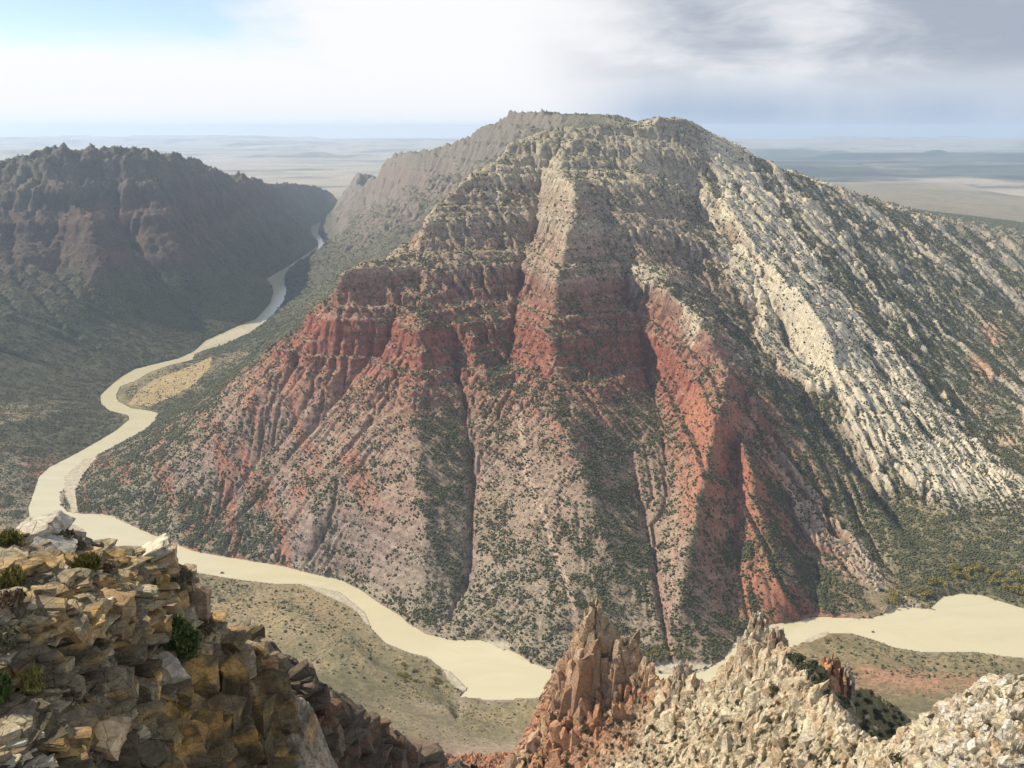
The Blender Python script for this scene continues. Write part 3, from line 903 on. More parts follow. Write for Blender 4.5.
# ------------------------------------------------------------------ rock near the viewpoint
def rock_material(name, sc1, sc2, bump, stain=None, var=0.3, cracks=0.3):
    m = bpy.data.materials.new(name); m.use_nodes = True
    N = Nodes(m.node_tree)
    out = N.n('ShaderNodeOutputMaterial'); b = N.n('ShaderNodeBsdfPrincipled')
    pos = N.n('ShaderNodeTexCoord').outputs['Object']
    tint = attr(N, 'tint').outputs['Color']
    a = N.noise(pos, sc1, 6.0, 0.68, 0.4)
    c = N.noise(N.scale(pos, (1, 1, 3.5)), sc2, 4.0, 0.6, 0.3)
    vor = N.n('ShaderNodeTexVoronoi', feature='DISTANCE_TO_EDGE')
    N.put(vor.inputs['Vector'], N.scale(pos, (1, 1, 1.8))); vor.inputs['Scale'].default_value = sc1 * 0.6
    crack = N.mapr(vor.outputs[0], 0.0, 0.05)
    mul = N.math('MULTIPLY', N.math('ADD', N.mapr(a, 0.25, 0.75, 1 - var, 1 + var, False), N.mapr(c, 0.3, 0.7, -0.16, 0.16, False)), N.math('ADD', N.math('MULTIPLY', crack, cracks), 1 - cracks))
    comb = N.n('ShaderNodeCombineXYZ')
    for k in range(3):
        N.put(comb.inputs[k], mul)
    base_c = N.mix(1.0, tint, comb.outputs[0], 'MULTIPLY')
    if stain:
        st = N.noise(pos, stain[1], 4.0, 0.6, 0.8)
        base_c = N.mix(N.mapr(st, 0.50, 0.68, 0.0, stain[2]), base_c, (*stain[0], 1))
    N.put(b.inputs['Base Color'], base_c)
    b.inputs['Roughness'].default_value = 0.92
    b.inputs['Specular IOR Level'].default_value = 0.15
    bp = N.n('ShaderNodeBump'); bp.inputs['Strength'].default_value = 0.9; bp.inputs['Distance'].default_value = bump
    N.put(bp.inputs['Height'], N.math('ADD', N.math('ADD', a, N.math('MULTIPLY', c, 0.6)), N.math('MULTIPLY', crack, 0.25)))
    N.put(b.inputs['Normal'], bp.outputs[0])
    N.put(out.inputs['Surface'], b.outputs[0])
    return m


def chipped(kind, seed):
    """An angular piece of rock: the hull of a box with its corners broken off, weathered a little."""
    r_ = np.random.default_rng(seed)
    bm = bmesh.new()
    for sx in (-1, 1):
        for sy in (-1, 1):
            for sz in (-1, 1):
                c = np.array([sx, sy, sz]) * (1 + r_.uniform(-0.36, 0.16, 3))
                if kind == 'shard':
                    c[:2] *= 1 - 0.42 * (sz > 0) * r_.random() - 0.1
                    c[2] += 0.35 * r_.normal() * (sz > 0)
                cut = r_.uniform(0.04, 0.45)
                for ax in range(3):
                    p = c.copy(); p[ax] -= np.sign(c[ax]) * cut * r_.uniform(0.5, 1.3)
                    bm.verts.new(p)
    res = bmesh.ops.convex_hull(bm, input=bm.verts)
    junk = [v for v in bm.verts if not v.link_faces]
    bmesh.ops.delete(bm, geom=junk, context='VERTS')
    bmesh.ops.dissolve_limit(bm, angle_limit=0.10, verts=bm.verts, edges=bm.edges)
    bmesh.ops.triangulate(bm, faces=bm.faces)
    for _ in range(3):
        lim = 0.42
        ed = [e for e in bm.edges if e.calc_length() > lim]
        if not ed: break
        bmesh.ops.subdivide_edges(bm, edges=ed, cuts=1, use_grid_fill=False)
        bmesh.ops.triangulate(bm, faces=bm.faces)
    bm.verts.index_update()
    co = np.array([v.co[:] for v in bm.verts]); fa = np.array([[v.index for v in f.verts] for f in bm.faces]); bm.free()
    n = co / np.maximum(np.linalg.norm(co, axis=1), 1e-6)[:, None]
    def q3(p, f, sd):
        x, y, z_ = (p * f).T
        return (perlin(x + 0.7 * z_, y - 0.4 * z_, sd) + perlin(y + 0.5 * x + 31.7, z_ + 0.3 * x, sd + 5)) / 1.7
    off = r_.uniform(0, 40, 3)
    bed = q3(np.stack([co[:, 0] * 0.3, co[:, 1] * 0.3, co[:, 2] * 4.0], -1) + off, 1.0, 7)
    co = co + n * (0.13 * q3(co + off, 1.5, 3) + 0.08 * q3(co + off, 4.0, 5))[:, None]
    if kind == 'box':
        co[:, :2] += n[:, :2] * (0.10 * bed * (1 - np.abs(n[:, 2])))[:, None]
    return co, fa, bed


BOXES = [chipped('box', 100 + k) for k in range(16)]
SHARDS = [chipped('shard', 200 + k) for k in range(12)]


class Rubble:
    """Collects angular pieces into one mesh."""
    def __init__(self):
        self.co, self.fa, self.ti, self.n = [], [], [], 0
    def add(self, lib, p, size, rot, tint, r_, stain=None, bedding=0.25):
        co, fa, bed = lib[int(r_.integers(len(lib)))]
        R = np.array(Matrix.Rotation(rot[2], 3, 'Z') @ Matrix.Rotation(rot[0], 3, 'X') @ Matrix.Rotation(rot[1], 3, 'Y'))
        w = (co * (np.array(size) / 2)) @ R.T + np.array(p)
        t = np.broadcast_to(np.array(tint, float), w.shape) * (1 - bedding * np.clip(bed, -0.5, 1))[:, None]
        if stain is not None:
            m_ = smooth(0.0, 0.35, perlin(w[:, 0] * stain[1] + w[:, 2] * stain[1] * 0.6, w[:, 2] * stain[1] * 1.2 + w[:, 1] * 0.4 * stain[1], 29))
            t = lerp(t, np.array(stain[0]), m_ * stain[2])
        self.fa.append(fa + self.n); self.co.append(w); self.ti.append(t); self.n += len(w)
    def arrays(self):
        return np.concatenate(self.co), np.concatenate(self.fa), np.clip(np.concatenate(self.ti), .02, .75)


def tri_to_quadless(o):
    o.data.set_sharp_from_angle(angle=math.radians(28))


def join_into(o, co, fa, tint):
    """Append rubble to an existing mesh object, keeping its material."""
    me = o.data
    n0 = len(me.vertices); old = np.empty(n0 * 3, np.float32); me.vertices.foreach_get('co', old)
    li = np.empty(len(me.loops), np.int32); me.loops.foreach_get('vertex_index', li)
    q = li.reshape(-1, 4)
    t0_ = np.empty(n0 * 4, np.float32); me.attributes['tint'].data.foreach_get('color', t0_)
    tris = np.concatenate([q[:, [0, 1, 2]], q[:, [0, 2, 3]], fa + n0])
    mats = list(me.materials)
    o2 = raw_mesh('rock', np.concatenate([old.reshape(-1, 3), co]), tris, {'tint': np.concatenate([t0_.reshape(-1, 4)[:, :3], tint])})
    o.data = o2.data
    bpy.data.objects.remove(o2)
    for m_ in mats:
        o.data.materials.append(m_)
    bpy.data.meshes.remove(me)
    tri_to_quadless(o)


class Patch:
    """A fan-shaped sheet of rock over a membrane height field."""
    def __init__(self, lines, box, d, t0, t1, nc, rws, levels=5, blur_r=0.0, shape=None):
        g = laplace(*box, d, lines, levels=levels, its=90)
        if blur_r:
            g.h = blur(g.h, blur_r)
        self.g = g
        self.tt, self.yy = np.meshgrid(np.linspace(t0, t1, nc), rws)
        self.xx = self.tt * self.yy
        self.h = g.sample(self.xx, self.yy)
        self.disp = np.zeros(self.h.shape + (2,))
    def at(self, x, y):
        """Height of the finished surface."""
        k = np.argmin((self.xx - x) ** 2 + (self.yy - y) ** 2)
        return float(self.h.ravel()[k])
    def hit(self, px, py):
        """World point of the surface first met along the ray through a pixel, stepping down if the ray passes over it."""
        Ys = np.linspace(self.yy.min(), self.yy.max(), 1500)
        jj = np.clip(np.searchsorted(self.yy[:, 0], Ys), 0, self.h.shape[0] - 1)
        for up in range(60):
            v = (384.0 - py - up) / FPX
            t = ((px - 512.0) / FPX) / (math.cos(PITCH) + v * math.sin(PITCH))
            i = int(np.clip(round((t - self.tt[0, 0]) / (self.tt[0, 1] - self.tt[0, 0])), 0, self.h.shape[1] - 1))
            zr = CAM_H + Ys * elev_tan(py + up)
            ok = np.nonzero(self.h[jj, i] > zr)[0]
            if len(ok) and ok[0] < 1400:
                return (t * Ys[ok[0]], Ys[ok[0]], float(zr[ok[0]]))
        return W(px, py, self.yy.max())
    def at_fast(self, x, y):
        j = np.searchsorted(self.yy[:, 0], y); j = min(max(j, 0), self.h.shape[0] - 1)
        i = int(round((x / y - self.tt[0, 0]) / (self.tt[0, 1] - self.tt[0, 0]))); i = min(max(i, 0), self.h.shape[1] - 1)
        return float(self.h[j, i])
    def slope(self):
        dx = np.gradient(self.h, axis=1) / np.gradient(self.xx, axis=1)
        dy = np.gradient(self.h, axis=0) / np.gradient(self.yy, axis=0) - dx * self.tt
        return dx, dy
    def build(self, name, tint, mat, label, cat='rock ridge', kind='structure'):
        ny, nx = self.h.shape
        idx = np.arange(ny * nx).reshape(ny, nx)
        q = np.stack([idx[:-1, :-1], idx[:-1, 1:], idx[1:, 1:], idx[1:, :-1]], -1).reshape(-1, 4)
        co = np.stack([self.xx + self.disp[..., 0], self.yy + self.disp[..., 1], self.h], -1).reshape(-1, 3)
        o = raw_mesh(name, co, q, {'tint': tint.reshape(-1, 3)})
        o.data.materials.append(mat)
        return tag(o, label, cat, kind=kind)


# --- the pale broken ridge of pinnacles, lower right
crest = L((505, 790, 372), (520, 757, 366), (533, 733, 360), (545, 708, 356), (552, 672, 350), (566, 652, 346), (577, 642, 342), (584, 630, 340), (594, 624, 339), (601, 630, 337), (609, 638, 335), (620, 648, 332),
          (636, 660, 326), (650, 673, 320), (664, 684, 314), (674, 671, 309), (683, 663, 305), (691, 674, 301), (703, 684, 296), (716, 678, 291), (728, 662, 286), (739, 652, 281), (748, 640, 277), (758, 634, 275), (765, 638, 271),
          (778, 638, 266), (792, 652, 258), (808, 676, 246), (826, 699, 232), (846, 722, 216), (868, 741, 200), (884, 747, 188), (897, 735, 176), (915, 722, 164), (936, 712, 154), (950, 698, 147), (972, 686, 140), (1000, 674, 132), (1030, 668, 126), (1100, 662, 112))
cr = np.array(crest)
k = np.ones(3) / 3
sm = np.stack([np.convolve(np.pad(cr[:, c], 1, mode='edge'), k, 'valid') for c in range(3)], -1)
k = np.ones(9) / 9
sm9 = np.stack([np.convolve(np.pad(cr[:, c], 4, mode='edge'), k, 'valid') for c in range(3)], -1)
near_l = sm + np.array([-8, -2, -17]); midl = sm9 + np.array([-30, -7, -46]); lowl = sm9 + np.array([-90, -20, -122]); midr = sm + np.array([7, 3, -18])
spur = L((792, 655, 275), (830, 668, 300), (868, 690, 322), (905, 717, 345), (940, 760, 360))
sp = np.array(spur)
lowr = sm9[:24] + np.array([50, 20, -110]); lowr2 = sm9[33:] + np.array([40, 4, -85])
cmid = [((cr[a_] + sp[b_]) / 2 - np.array([0, 0, c_])).tolist() for a_, b_, c_ in ((26, 0, 2), (28, 1, 4), (29, 2, 6), (30, 3, 9), (31, 4, 30))]
fin = Patch([crest, near_l.tolist(), midl.tolist(), lowl.tolist(), lowr.tolist(), lowr2.tolist(), midr[:25].tolist(), spur, cmid, (sp + np.array([-14, 34, -38])).tolist(), (sp + np.array([0, 75, -120])).tolist(), (sp[1:] + np.array([34, -24, -30])).tolist(), (sp[1:] + np.array([75, -45, -110])).tolist()], (-130, 240, 40, 500), 0.7, -0.14, 0.66, 940,
            np.concatenate([np.arange(85, 200, 0.30), np.arange(200, 450, 0.42)]), levels=6, blur_r=0.7)
X_, Y_ = fin.xx, fin.yy
rib = fbm(X_ / 9 + 0.5 * fbm(X_ / 20, Y_ / 20, 2, 12), Y_ / 16, 4, 101, 0.55, True)
fin.h = fin.h + 2.6 * (rib - 0.15)
smooth_h = fin.h.copy()
f1, f2, idv = worley(X_ / 2.6 + 0.25 * fbm(X_ / 2, Y_ / 2, 2, 5), Y_ / 3.4, 3)
g1_, g2_, idw = worley(X_ / 1.05, Y_ / 1.35 + 0.2 * fbm(X_, Y_, 2, 6), 4)
near_w = smooth(215, 165, Y_)
dxf, dyf = fin.slope()
sl = np.clip(np.hypot(dxf, dyf), 0, 4)
uu = Y_ + 0.35 * X_                                  # along the ridge; up the face
h1, h2, hid = worley(uu / 2.9 + 0.2 * fbm(uu / 3, fin.h / 3, 2, 5), fin.h / 3.6 + 0.15 * X_, 33)
k1, k2, kid = worley(uu / 1.25, fin.h / 1.5 + 0.3 * X_, 34)
knob = 1.5 * (0.5 - h1) + 1.3 * (hid - 0.5) + 0.75 * (0.45 - k1) + 0.5 * (kid - 0.5)
steepf = smooth(0.6, 1.4, sl)
fin.disp[..., 0] -= steepf * knob * 1.25
fin.disp[..., 1] -= steepf * knob * 0.35
fin.h = fin.h + (1 - 0.7 * steepf) * ((1.3 + 0.6 * near_w) * (0.55 - f1) + 1.0 * (idv - 0.5) + 0.75 * (0.5 - g1_) + 0.5 * (idw - 0.5))
fn1 = fbm(X_ / 22, Y_ / 22, 4, 111); fn2 = fbm(X_ / 5, Y_ / 5, 3, 113)
# reddish at the first spire, cream towards the viewer; rusty soil low on the left
redness = np.clip(smooth(292, 330, Y_ + 10 * fn1) * 0.75 + 0.25 * fn2, 0, 1)
low = smooth(-8, -34, fin.h - np.interp(Y_, sm[::-1, 1], sm[::-1, 2]) + 9 * fn1)
ft = lerp(np.broadcast_to(np.array([.50, .43, .30]), X_.shape + (3,)), np.array([.34, .22, .14]), redness)
ft = lerp(ft, np.array([.40, .19, .11]), np.clip(low * smooth(285, 320, Y_ + 14 * fn1), 0, 1) * 0.85)
ft = lerp(ft, np.array([.46, .33, .20]), np.clip(0.5 * smooth(0.1, 0.5, fn1) + 0.35 * smooth(0.1, 0.5, fn2), 0, 0.7))
ft = lerp(ft, np.array([.53, .47, .37]), smooth(170, 140, Y_) * 0.7)
ft = ft * (0.78 + 0.30 * idv + 0.16 * hid)[..., None]
ft = lerp(ft, np.array([.17, .125, .08]), 0.75 * smooth(0.10, 0.0, h2 - h1) * steepf)
ft = lerp(ft, np.array([.20, .15, .095]), 0.6 * smooth(0.10, 0.0, k2 - k1))
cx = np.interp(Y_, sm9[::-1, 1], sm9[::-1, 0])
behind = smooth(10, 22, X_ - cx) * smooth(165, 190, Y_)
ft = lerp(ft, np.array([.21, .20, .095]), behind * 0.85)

ft = lerp(ft, np.array([.16, .14, .085]), 0.55 * smooth(0.55, 0.75, f1) * smooth(0.0, 0.4, fn2 + 0.3))
M_fin = rock_material('pale broken sandstone', 0.9, 0.9, 0.8, ((.36, .22, .12), 0.13, 0.4), 0.4, 0.1)
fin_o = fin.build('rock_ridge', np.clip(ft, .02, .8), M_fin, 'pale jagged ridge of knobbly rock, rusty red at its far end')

# --- dark shaded cliff beside the outcrop
crest2 = L((190, 705, 54), (235, 688, 59), (253, 682, 61), (275, 679, 63), (298, 675, 65), (312, 678, 66), (322, 684, 67), (335, 695, 69), (351, 708, 71), (362, 721, 73), (376, 732, 75), (397, 737, 78), (412, 748, 80), (440, 772, 84), (480, 810, 90))
c2 = np.array(crest2)
wall = Patch([crest2, (c2 + np.array([1.2, -1.6, -6.5])).tolist(), (c2 + np.array([3.5, -4.5, -22])).tolist(), (c2 + np.array([8, -14, -48])).tolist(), (c2 + np.array([-7, 9, -1.5])).tolist(), (c2 + np.array([-22, 26, -22])).tolist()],
             (-50, 20, 34, 125), 0.25, -0.42, 0.06, 420, np.arange(40, 108, 0.11), levels=6, blur_r=0.8)
X_, Y_ = wall.xx, wall.yy
f1, f2, idv = worley(X_ / 1.6, Y_ / 1.2, 13)
wn = fbm(X_ / 3.5, Y_ / 3.5, 5, 121, 0.55, True)
wall.h = wall.h + 0.9 * (wn - 0.2) + 0.7 * (idv - 0.5) + 0.5 * (0.5 - f1)
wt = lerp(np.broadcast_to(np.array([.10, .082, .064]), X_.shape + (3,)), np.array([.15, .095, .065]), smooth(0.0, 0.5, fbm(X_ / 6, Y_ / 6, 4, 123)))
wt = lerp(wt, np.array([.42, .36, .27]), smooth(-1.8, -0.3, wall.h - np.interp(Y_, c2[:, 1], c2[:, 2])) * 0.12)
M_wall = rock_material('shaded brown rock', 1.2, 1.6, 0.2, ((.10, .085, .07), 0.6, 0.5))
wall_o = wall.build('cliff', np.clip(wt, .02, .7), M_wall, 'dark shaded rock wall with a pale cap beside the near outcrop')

# --- the outcrop at the viewpoint, lower left
crest3 = L((-90, 530, 23.6), (-40, 528, 24.2), (0, 531, 25), (20, 533, 25.4), (45, 532, 26), (66, 536, 26.4), (84, 547, 26.8), (105, 556, 27), (120, 562, 27.3), (140, 556, 27.8), (160, 552, 28.2), (174, 550, 28.5), (183, 562, 28.9),
           (192, 575, 29.2), (202, 588, 29.6), (209, 604, 30), (212, 628, 30.3), (222, 652, 30.7), (240, 650, 31.2), (258, 652, 31.7), (272, 660, 32), (280, 678, 32.2), (287, 700, 32.4), (295, 740, 32.6))
crest3 = [(a, b, c + 0.22) for a, b, c in crest3]
c3 = np.array(crest3)
outl = [crest3, (c3 + np.array([0.8, 2.2, -3.0])).tolist(), (c3 + np.array([3, 7, -16])).tolist(), (c3 + np.array([8, 18, -42])).tolist(),
        L((-90, 565, 21.4), (0, 562, 22.0), (60, 572, 22.8), (110, 582, 24.2), (150, 586, 26.0), (178, 592, 27.6)),
        L((-90, 602, 19.2), (0, 602, 19.4), (50, 606, 20.0), (82, 606, 20.8)),
        L((92, 604, 21.6), (120, 604, 23.2), (150, 606, 25.0), (165, 610, 26.6)),
        L((86, 672, 20.4), (120, 660, 21.8), (160, 650, 23.8), (200, 648, 27.6)),
        L((-90, 640, 18.6), (0, 642, 18.8), (60, 648, 19.4), (84, 668, 20.0)),
        L((-90, 706, 17.4), (0, 702, 17.8), (60, 700, 18.8), (120, 690, 20.8), (170, 672, 23.4)),
        L((-90, 735, 16.8), (0, 728, 17.0), (60, 726, 17.6), (110, 728, 18.8), (132, 740, 19.6)),
        L((-90, 790, 15.2), (0, 785, 15.5), (80, 785, 16.7), (130, 790, 18.4)),
        L((150, 735, 21.6), (190, 715, 24.6), (225, 700, 28.4), (245, 690, 31.0)),
        L((180, 640, 27.0), (215, 655, 29.6)),
        L((246, 700, 30.6), (246, 740, 30.0), (246, 790, 29.0)),
        L((170, 790, 21.4), (210, 790, 25.0), (240, 790, 28.2)),
        L((275, 760, 31.6), (290, 800, 30.8))]
outc = Patch(outl, (-26, 3, 11, 56), 0.10, -0.80, -0.14, 700, np.concatenate([np.arange(13.5, 20, 0.04), np.arange(20, 33, 0.03), np.arange(33, 48, 0.12)]), levels=7, blur_r=1.2)
X_, Y_ = outc.xx, outc.yy
on1 = fbm(X_ / 1.9, Y_ / 1.9, 4, 131); on2 = fbm(X_ / 0.5, Y_ / 0.5, 3, 133)
f1, f2, idv = worley(X_ / 1.25 + 0.3 * on2, Y_ / 0.95 + 0.25 * on1, 23)
g1_, g2_, idw = worley(X_ / 0.42 + 0.2 * on2, Y_ / 0.36, 24)
tiltz = 0.06 * X_ - 0.04 * Y_
outc.h = outc.h + 0.16 * on1 + 0.06 * on2
st = (outc.h + tiltz + 0.12 * on1) / 0.34
outc.h = outc.h + 0.34 * (np.floor(st) + smooth(0.55, 1.0, st - np.floor(st)) - st) * 0.8
dxo, dyo = outc.slope()
so = np.hypot(dxo, dyo)
so_b = np.clip(blur(np.clip(so, 0, 8), 4), 0, 8)
face = smooth(1.0, 2.4, so_b)
hh = outc.h + tiltz
ua = 0.8 * X_ + 0.6 * Y_
bedn = fbm(ua / 2.6, hh / 0.42, 4, 151, 0.6)
b1, b2, bid = worley(ua / 0.95 + 0.2 * on2, hh / 0.62, 35)
ca = fbm(ua / 1.9, hh / 1.1, 4, 131); cb = fbm(ua / 1.3 + 9, hh / 0.8, 4, 141); cc = fbm(ua / 0.9 - 4, hh / 1.3, 4, 143)
ot = lerp(np.broadcast_to(np.array([.33, .285, .215]), X_.shape + (3,)), np.array([.17, .145, .11]), smooth(-0.25, 0.4, ca))
ot = lerp(ot, np.array([.44, .27, .11]), 0.75 * smooth(0.10, 0.45, cb))
ot = lerp(ot, np.array([.26, .135, .07]), 0.55 * smooth(0.15, 0.5, cc))
ot = ot * (1 - 0.30 * face * smooth(-0.1, 0.3, bedn))[..., None]
ot = lerp(ot, np.array([.09, .07, .05]), 0.75 * face * smooth(0.09, 0.0, b2 - b1))
ot = ot * (0.8 + 0.35 * bid)[..., None]
ot = ot * (0.86 + 0.28 * idw)[..., None]
ot = lerp(ot, np.array([.13, .105, .075]), 0.7 * smooth(0.06, 0.0, f2 - f1))
ot = lerp(ot, np.array([.14, .125, .075]), 0.6 * smooth(0.25, 0.5, fbm(X_ / 0.8, Y_ / 0.8, 4, 145)) * smooth(1.2, 0.5, so))
M_out = rock_material('weathered ledge sandstone', 3.6, 5.0, 0.09, ((.075, .065, .045), 1.3, 0.65), 0.45, 0.12)
body = outc.build('outcrop', np.clip(ot, .02, .75), M_out, 'near ledgy outcrop of grey and ochre sandstone below the viewpoint', 'outcrop')


rb_ = np.random.default_rng(77)
rub = Rubble()
OCHRE = (.46, .28, .09)
def outcrop_piece(px, py, size, tint, sink=0.30, yaw=None, stain=0.6):
    p = outc.hit(px, py)
    if p[1] > 34: return
    rub.add(BOXES, (p[0] - 0.04, p[1] + 0.30 * size[1], p[2] - sink * size[2]), size, (rb_.normal() * 0.11, 0.08 + rb_.normal() * 0.12, 0.30 + rb_.normal() * 0.5 if yaw is None else yaw), tint, rb_, (OCHRE, 1.1, stain))

# thick jointed beds of the steep side, then thinner broken ledges, then flags on top
for lo, hi, step_y, step_x, kind in ((640, 800, 17, 30, 'face'), (560, 780, 12, 22, 'ledge'), (540, 640, 8, 22, 'flag')):
    py = lo + 0.0
    while py < hi:
        px = -10 + rb_.uniform(0, step_x)
        while px < 288:
            right = px > 165 - 0.25 * max(0, py - 640)
            ok = px < 290 - max(0, 660 - py) * 1.3
            if kind == 'face' and ok and right:
                outcrop_piece(px, py, (rb_.uniform(0.7, 1.9), rb_.uniform(0.7, 1.2), rb_.choice([0.5, 0.9, 1.5, 2.4])), np.array([.165, .125, .072]) * rb_.uniform(0.5, 1.25), 0.28, stain=0.75)
            elif kind == 'ledge' and ok and rb_.random() < (0.55 if right else 0.9):
                outcrop_piece(px, py, (rb_.uniform(0.4, 1.7), rb_.uniform(0.4, 0.9), rb_.choice([0.12, 0.2, 0.32, 0.55])), np.array([.19, .155, .10]) * rb_.uniform(0.4, 1.35), 0.25)
            elif kind == 'flag' and px < 185 and ok:
                outcrop_piece(px, py, (rb_.uniform(0.5, 1.6), rb_.uniform(0.4, 1.0), rb_.choice([0.07, 0.11, 0.18])), np.array([.33, .275, .18]) * rb_.uniform(0.5, 1.2), 0.2, stain=0.4)
            px += rb_.uniform(0.7, 1.3) * step_x
        py += rb_.uniform(0.8, 1.2) * step_y
for k in range(1500):
    px = rb_.uniform(-5, 285); py = rb_.uniform(535, 770)
    if px > 290 - max(0, 660 - py) * 1.3: continue
    sz_ = rb_.choice([0.07, 0.12, 0.2, 0.3], p=[.35, .35, .2, .1]) * rb_.uniform(0.8, 1.5)
    outcrop_piece(px, py, (sz_ * 1.3, sz_, sz_ * rb_.uniform(0.3, 0.7)), np.array([.34, .285, .19]) * rb_.uniform(0.5, 1.25), -0.55 if px < 180 else 0.0, rb_.uniform(0, 6.28), 0.4)
join_into(body, *rub.arrays())

# the dark wall gets joints and a pale cap bed
wr = Rubble()
for k in range(120):
    px = rb_.uniform(240, 440); top_ = np.interp(px, [235, 253, 298, 322, 351, 376, 412, 440], [688, 682, 675, 684, 708, 732, 748, 772])
    py = rb_.uniform(top_ + 1, min(top_ + 75, 790))
    p = wall.hit(px, py)
    if p[1] > 106: continue
    cap_ = py < top_ + 5 and px < 320
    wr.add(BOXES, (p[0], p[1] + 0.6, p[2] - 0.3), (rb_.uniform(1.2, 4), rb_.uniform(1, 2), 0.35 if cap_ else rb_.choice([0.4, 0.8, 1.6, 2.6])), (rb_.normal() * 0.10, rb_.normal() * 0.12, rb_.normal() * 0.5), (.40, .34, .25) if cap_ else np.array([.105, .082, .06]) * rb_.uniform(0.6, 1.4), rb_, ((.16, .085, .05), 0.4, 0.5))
join_into(wall_o, *wr.arrays())

# broken crags over the pale ridge
fr = Rubble()
def ridge_tint(Y, drop):
    red = float(smooth(285, 325, Y + 8 * rb_.normal()))
    t = np.array([.50, .43, .30]) * (1 - red) + np.array([.37, .25, .16]) * red
    if drop > 25 and red > 0.4: t = np.array([.40, .21, .12])
    return t * rb_.uniform(0.9, 1.35)
for k in range(1500):
    px = rb_.uniform(505, 1024)
    top_ = np.interp(px, [505, 545, 580, 640, 665, 705, 740, 780, 808, 846, 884, 915, 950, 1000, 1024], [775, 715, 645, 664, 686, 688, 655, 642, 680, 726, 750, 724, 700, 676, 672])
    py = top_ + 2 + (770 - top_) * rb_.random() ** 1.3
    p = fin.hit(px, py)
    if p[1] > 425: continue
    sc_ = p[1] / 963.0 * rb_.choice([5, 8, 12, 18], p=[.4, .35, .18, .07])
    if px < 640 and py > top_ + 55 and rb_.random() < 0.6: continue
    tall = rb_.uniform(1.0, 2.2) if px < 890 else rb_.uniform(0.7, 1.2)
    fr.add(SHARDS if px < 890 else BOXES, (p[0] + 0.15 * sc_, p[1] + 0.15 * sc_, p[2] - 0.12 * sc_), (sc_ * rb_.uniform(0.7, 1.2), sc_ * rb_.uniform(0.7, 1.2), sc_ * tall), (rb_.normal() * 0.15, 0.16 + rb_.normal() * 0.16, rb_.uniform(0, 6.28)), ridge_tint(p[1], py - top_), rb_, ((.40, .24, .12), 0.16, 0.45))
join_into(fin_o, *fr.arrays())
print('patches', round(time.time() - T0, 1))


# ------------------------------------------------------------------ single rocks
def perlin3(p, f, seed):
    x, y, z_ = (p * f).T
    return (perlin(x + 0.7 * z_, y - 0.4 * z_, seed) + perlin(y + 0.5 * x + 31.7, z_ + 0.3 * x, seed + 5) + perlin(z_ - 0.6 * y + 11.3, x + 7.1, seed + 9)) / 2.2


def rock_mesh(name, size, seed, mat, tint, cuts=7, rough=0.10, sub=4, bed=0.0):
    """A single angular boulder."""
    r_ = np.random.default_rng(seed)
    rb = Rubble()
    rb.add(BOXES if size[2] < 1.6 * size[0] else SHARDS, (0, 0, 0), size, (0, 0, 0), np.array(tint) * (0.86 + 0.28 * r_.random()), r_)
    co, fa, ti = rb.arrays()
    o = raw_mesh(name, co, fa, {'tint': ti})
    tri_to_quadless(o)
    o.data.materials.append(mat)
    return o


def place(o, p, tilt=(0, 0, 0)):
    o.location = p
    o.rotation_euler = tuple(math.radians(a) for a in tilt)
    return o


M_block = rock_material('lichen spotted sandstone', 3.0, 5.0, 0.07, ((.17, .145, .10), 2.2, 0.6), 0.4, 0.1)
# (pixel x, pixel y of the middle, size, tilt, tint, label)
near_rocks = [
    (36, 517, (1.35, 1.0, 0.52), (6, -16, 10), (.44, .40, .32), 'long pale slab tilted up on top of the outcrop, at its highest point'),
    (64, 512, (0.85, 0.9, 0.50), (-4, 12, 40), (.38, .33, .26), 'grey brown block leaning on the pale top slab by the purple grey bush'),
    (30, 532, (0.80, 0.7, 0.50), (10, 8, -30), (.45, .40, .31), 'rounded cream block under the long pale slab'),
    (47, 551, (1.25, 0.95, 0.75), (14, 20, 24), (.33, .31, .27), 'big grey angular boulder left of the yellow green bush'),
    (104, 545, (0.60, 0.5, 0.42), (0, -24, 20), (.42, .37, .29), 'small pointed block between the grey bush and the overhanging slab'),
    (143, 544, (1.55, 0.95, 0.34), (4, -21, 12), (.50, .44, .33), 'cream slab overhanging the outcrop edge above the river'),
    (156, 563, (1.30, 1.0, 0.72), (0, -6, 30), (.36, .25, .14), 'ochre block under the overhanging cream slab'),
    (187, 562, (0.62, 0.6, 0.8), (5, 10, 10), (.33, .26, .18), 'brown upright block at the right edge of the outcrop'),
    (198, 604, (0.8, 0.75, 1.3), (3, 8, 15), (.30, .21, .14), 'reddish block forming the outcrop edge beside the grey bush'),
    (108, 615, (1.5, 0.9, 1.1), (0, 4, -14), (.25, .17, .09), 'brown jointed block with a flat top in the middle of the outcrop'),
    (92, 606, (0.9, 0.35, 0.16), (0, -14, 18), (.50, .44, .34), 'thin pale slab catching the sun above the brown jointed block'),
    (235, 664, (1.25, 1.0, 1.05), (4, -10, 22), (.35, .27, .19), 'large grey topped block on the right shoulder of the outcrop'),
    (268, 668, (0.7, 0.7, 1.0), (0, 8, 8), (.42, .25, .14), 'orange sided block at the far right of the outcrop'),
    (8, 722, (0.5, 0.5, 0.14), (0, 0, 0), (.48, .38, .24), 'small flat cream slab low on the left'),
    (160, 676, (1.1, 0.9, 0.9), (8, -18, 36), (.38, .33, .26), 'pale grey block below the dark green bush'),
    (150, 690, (0.55, 0.5, 1.0), (0, 14, 12), (.50, .33, .15), 'ochre fin of rock below the dark green bush'),
    (95, 738, (1.3, 0.9, 0.42), (6, 8, -8), (.46, .34, .20), 'tan ledge block at the bottom of the frame'),
]
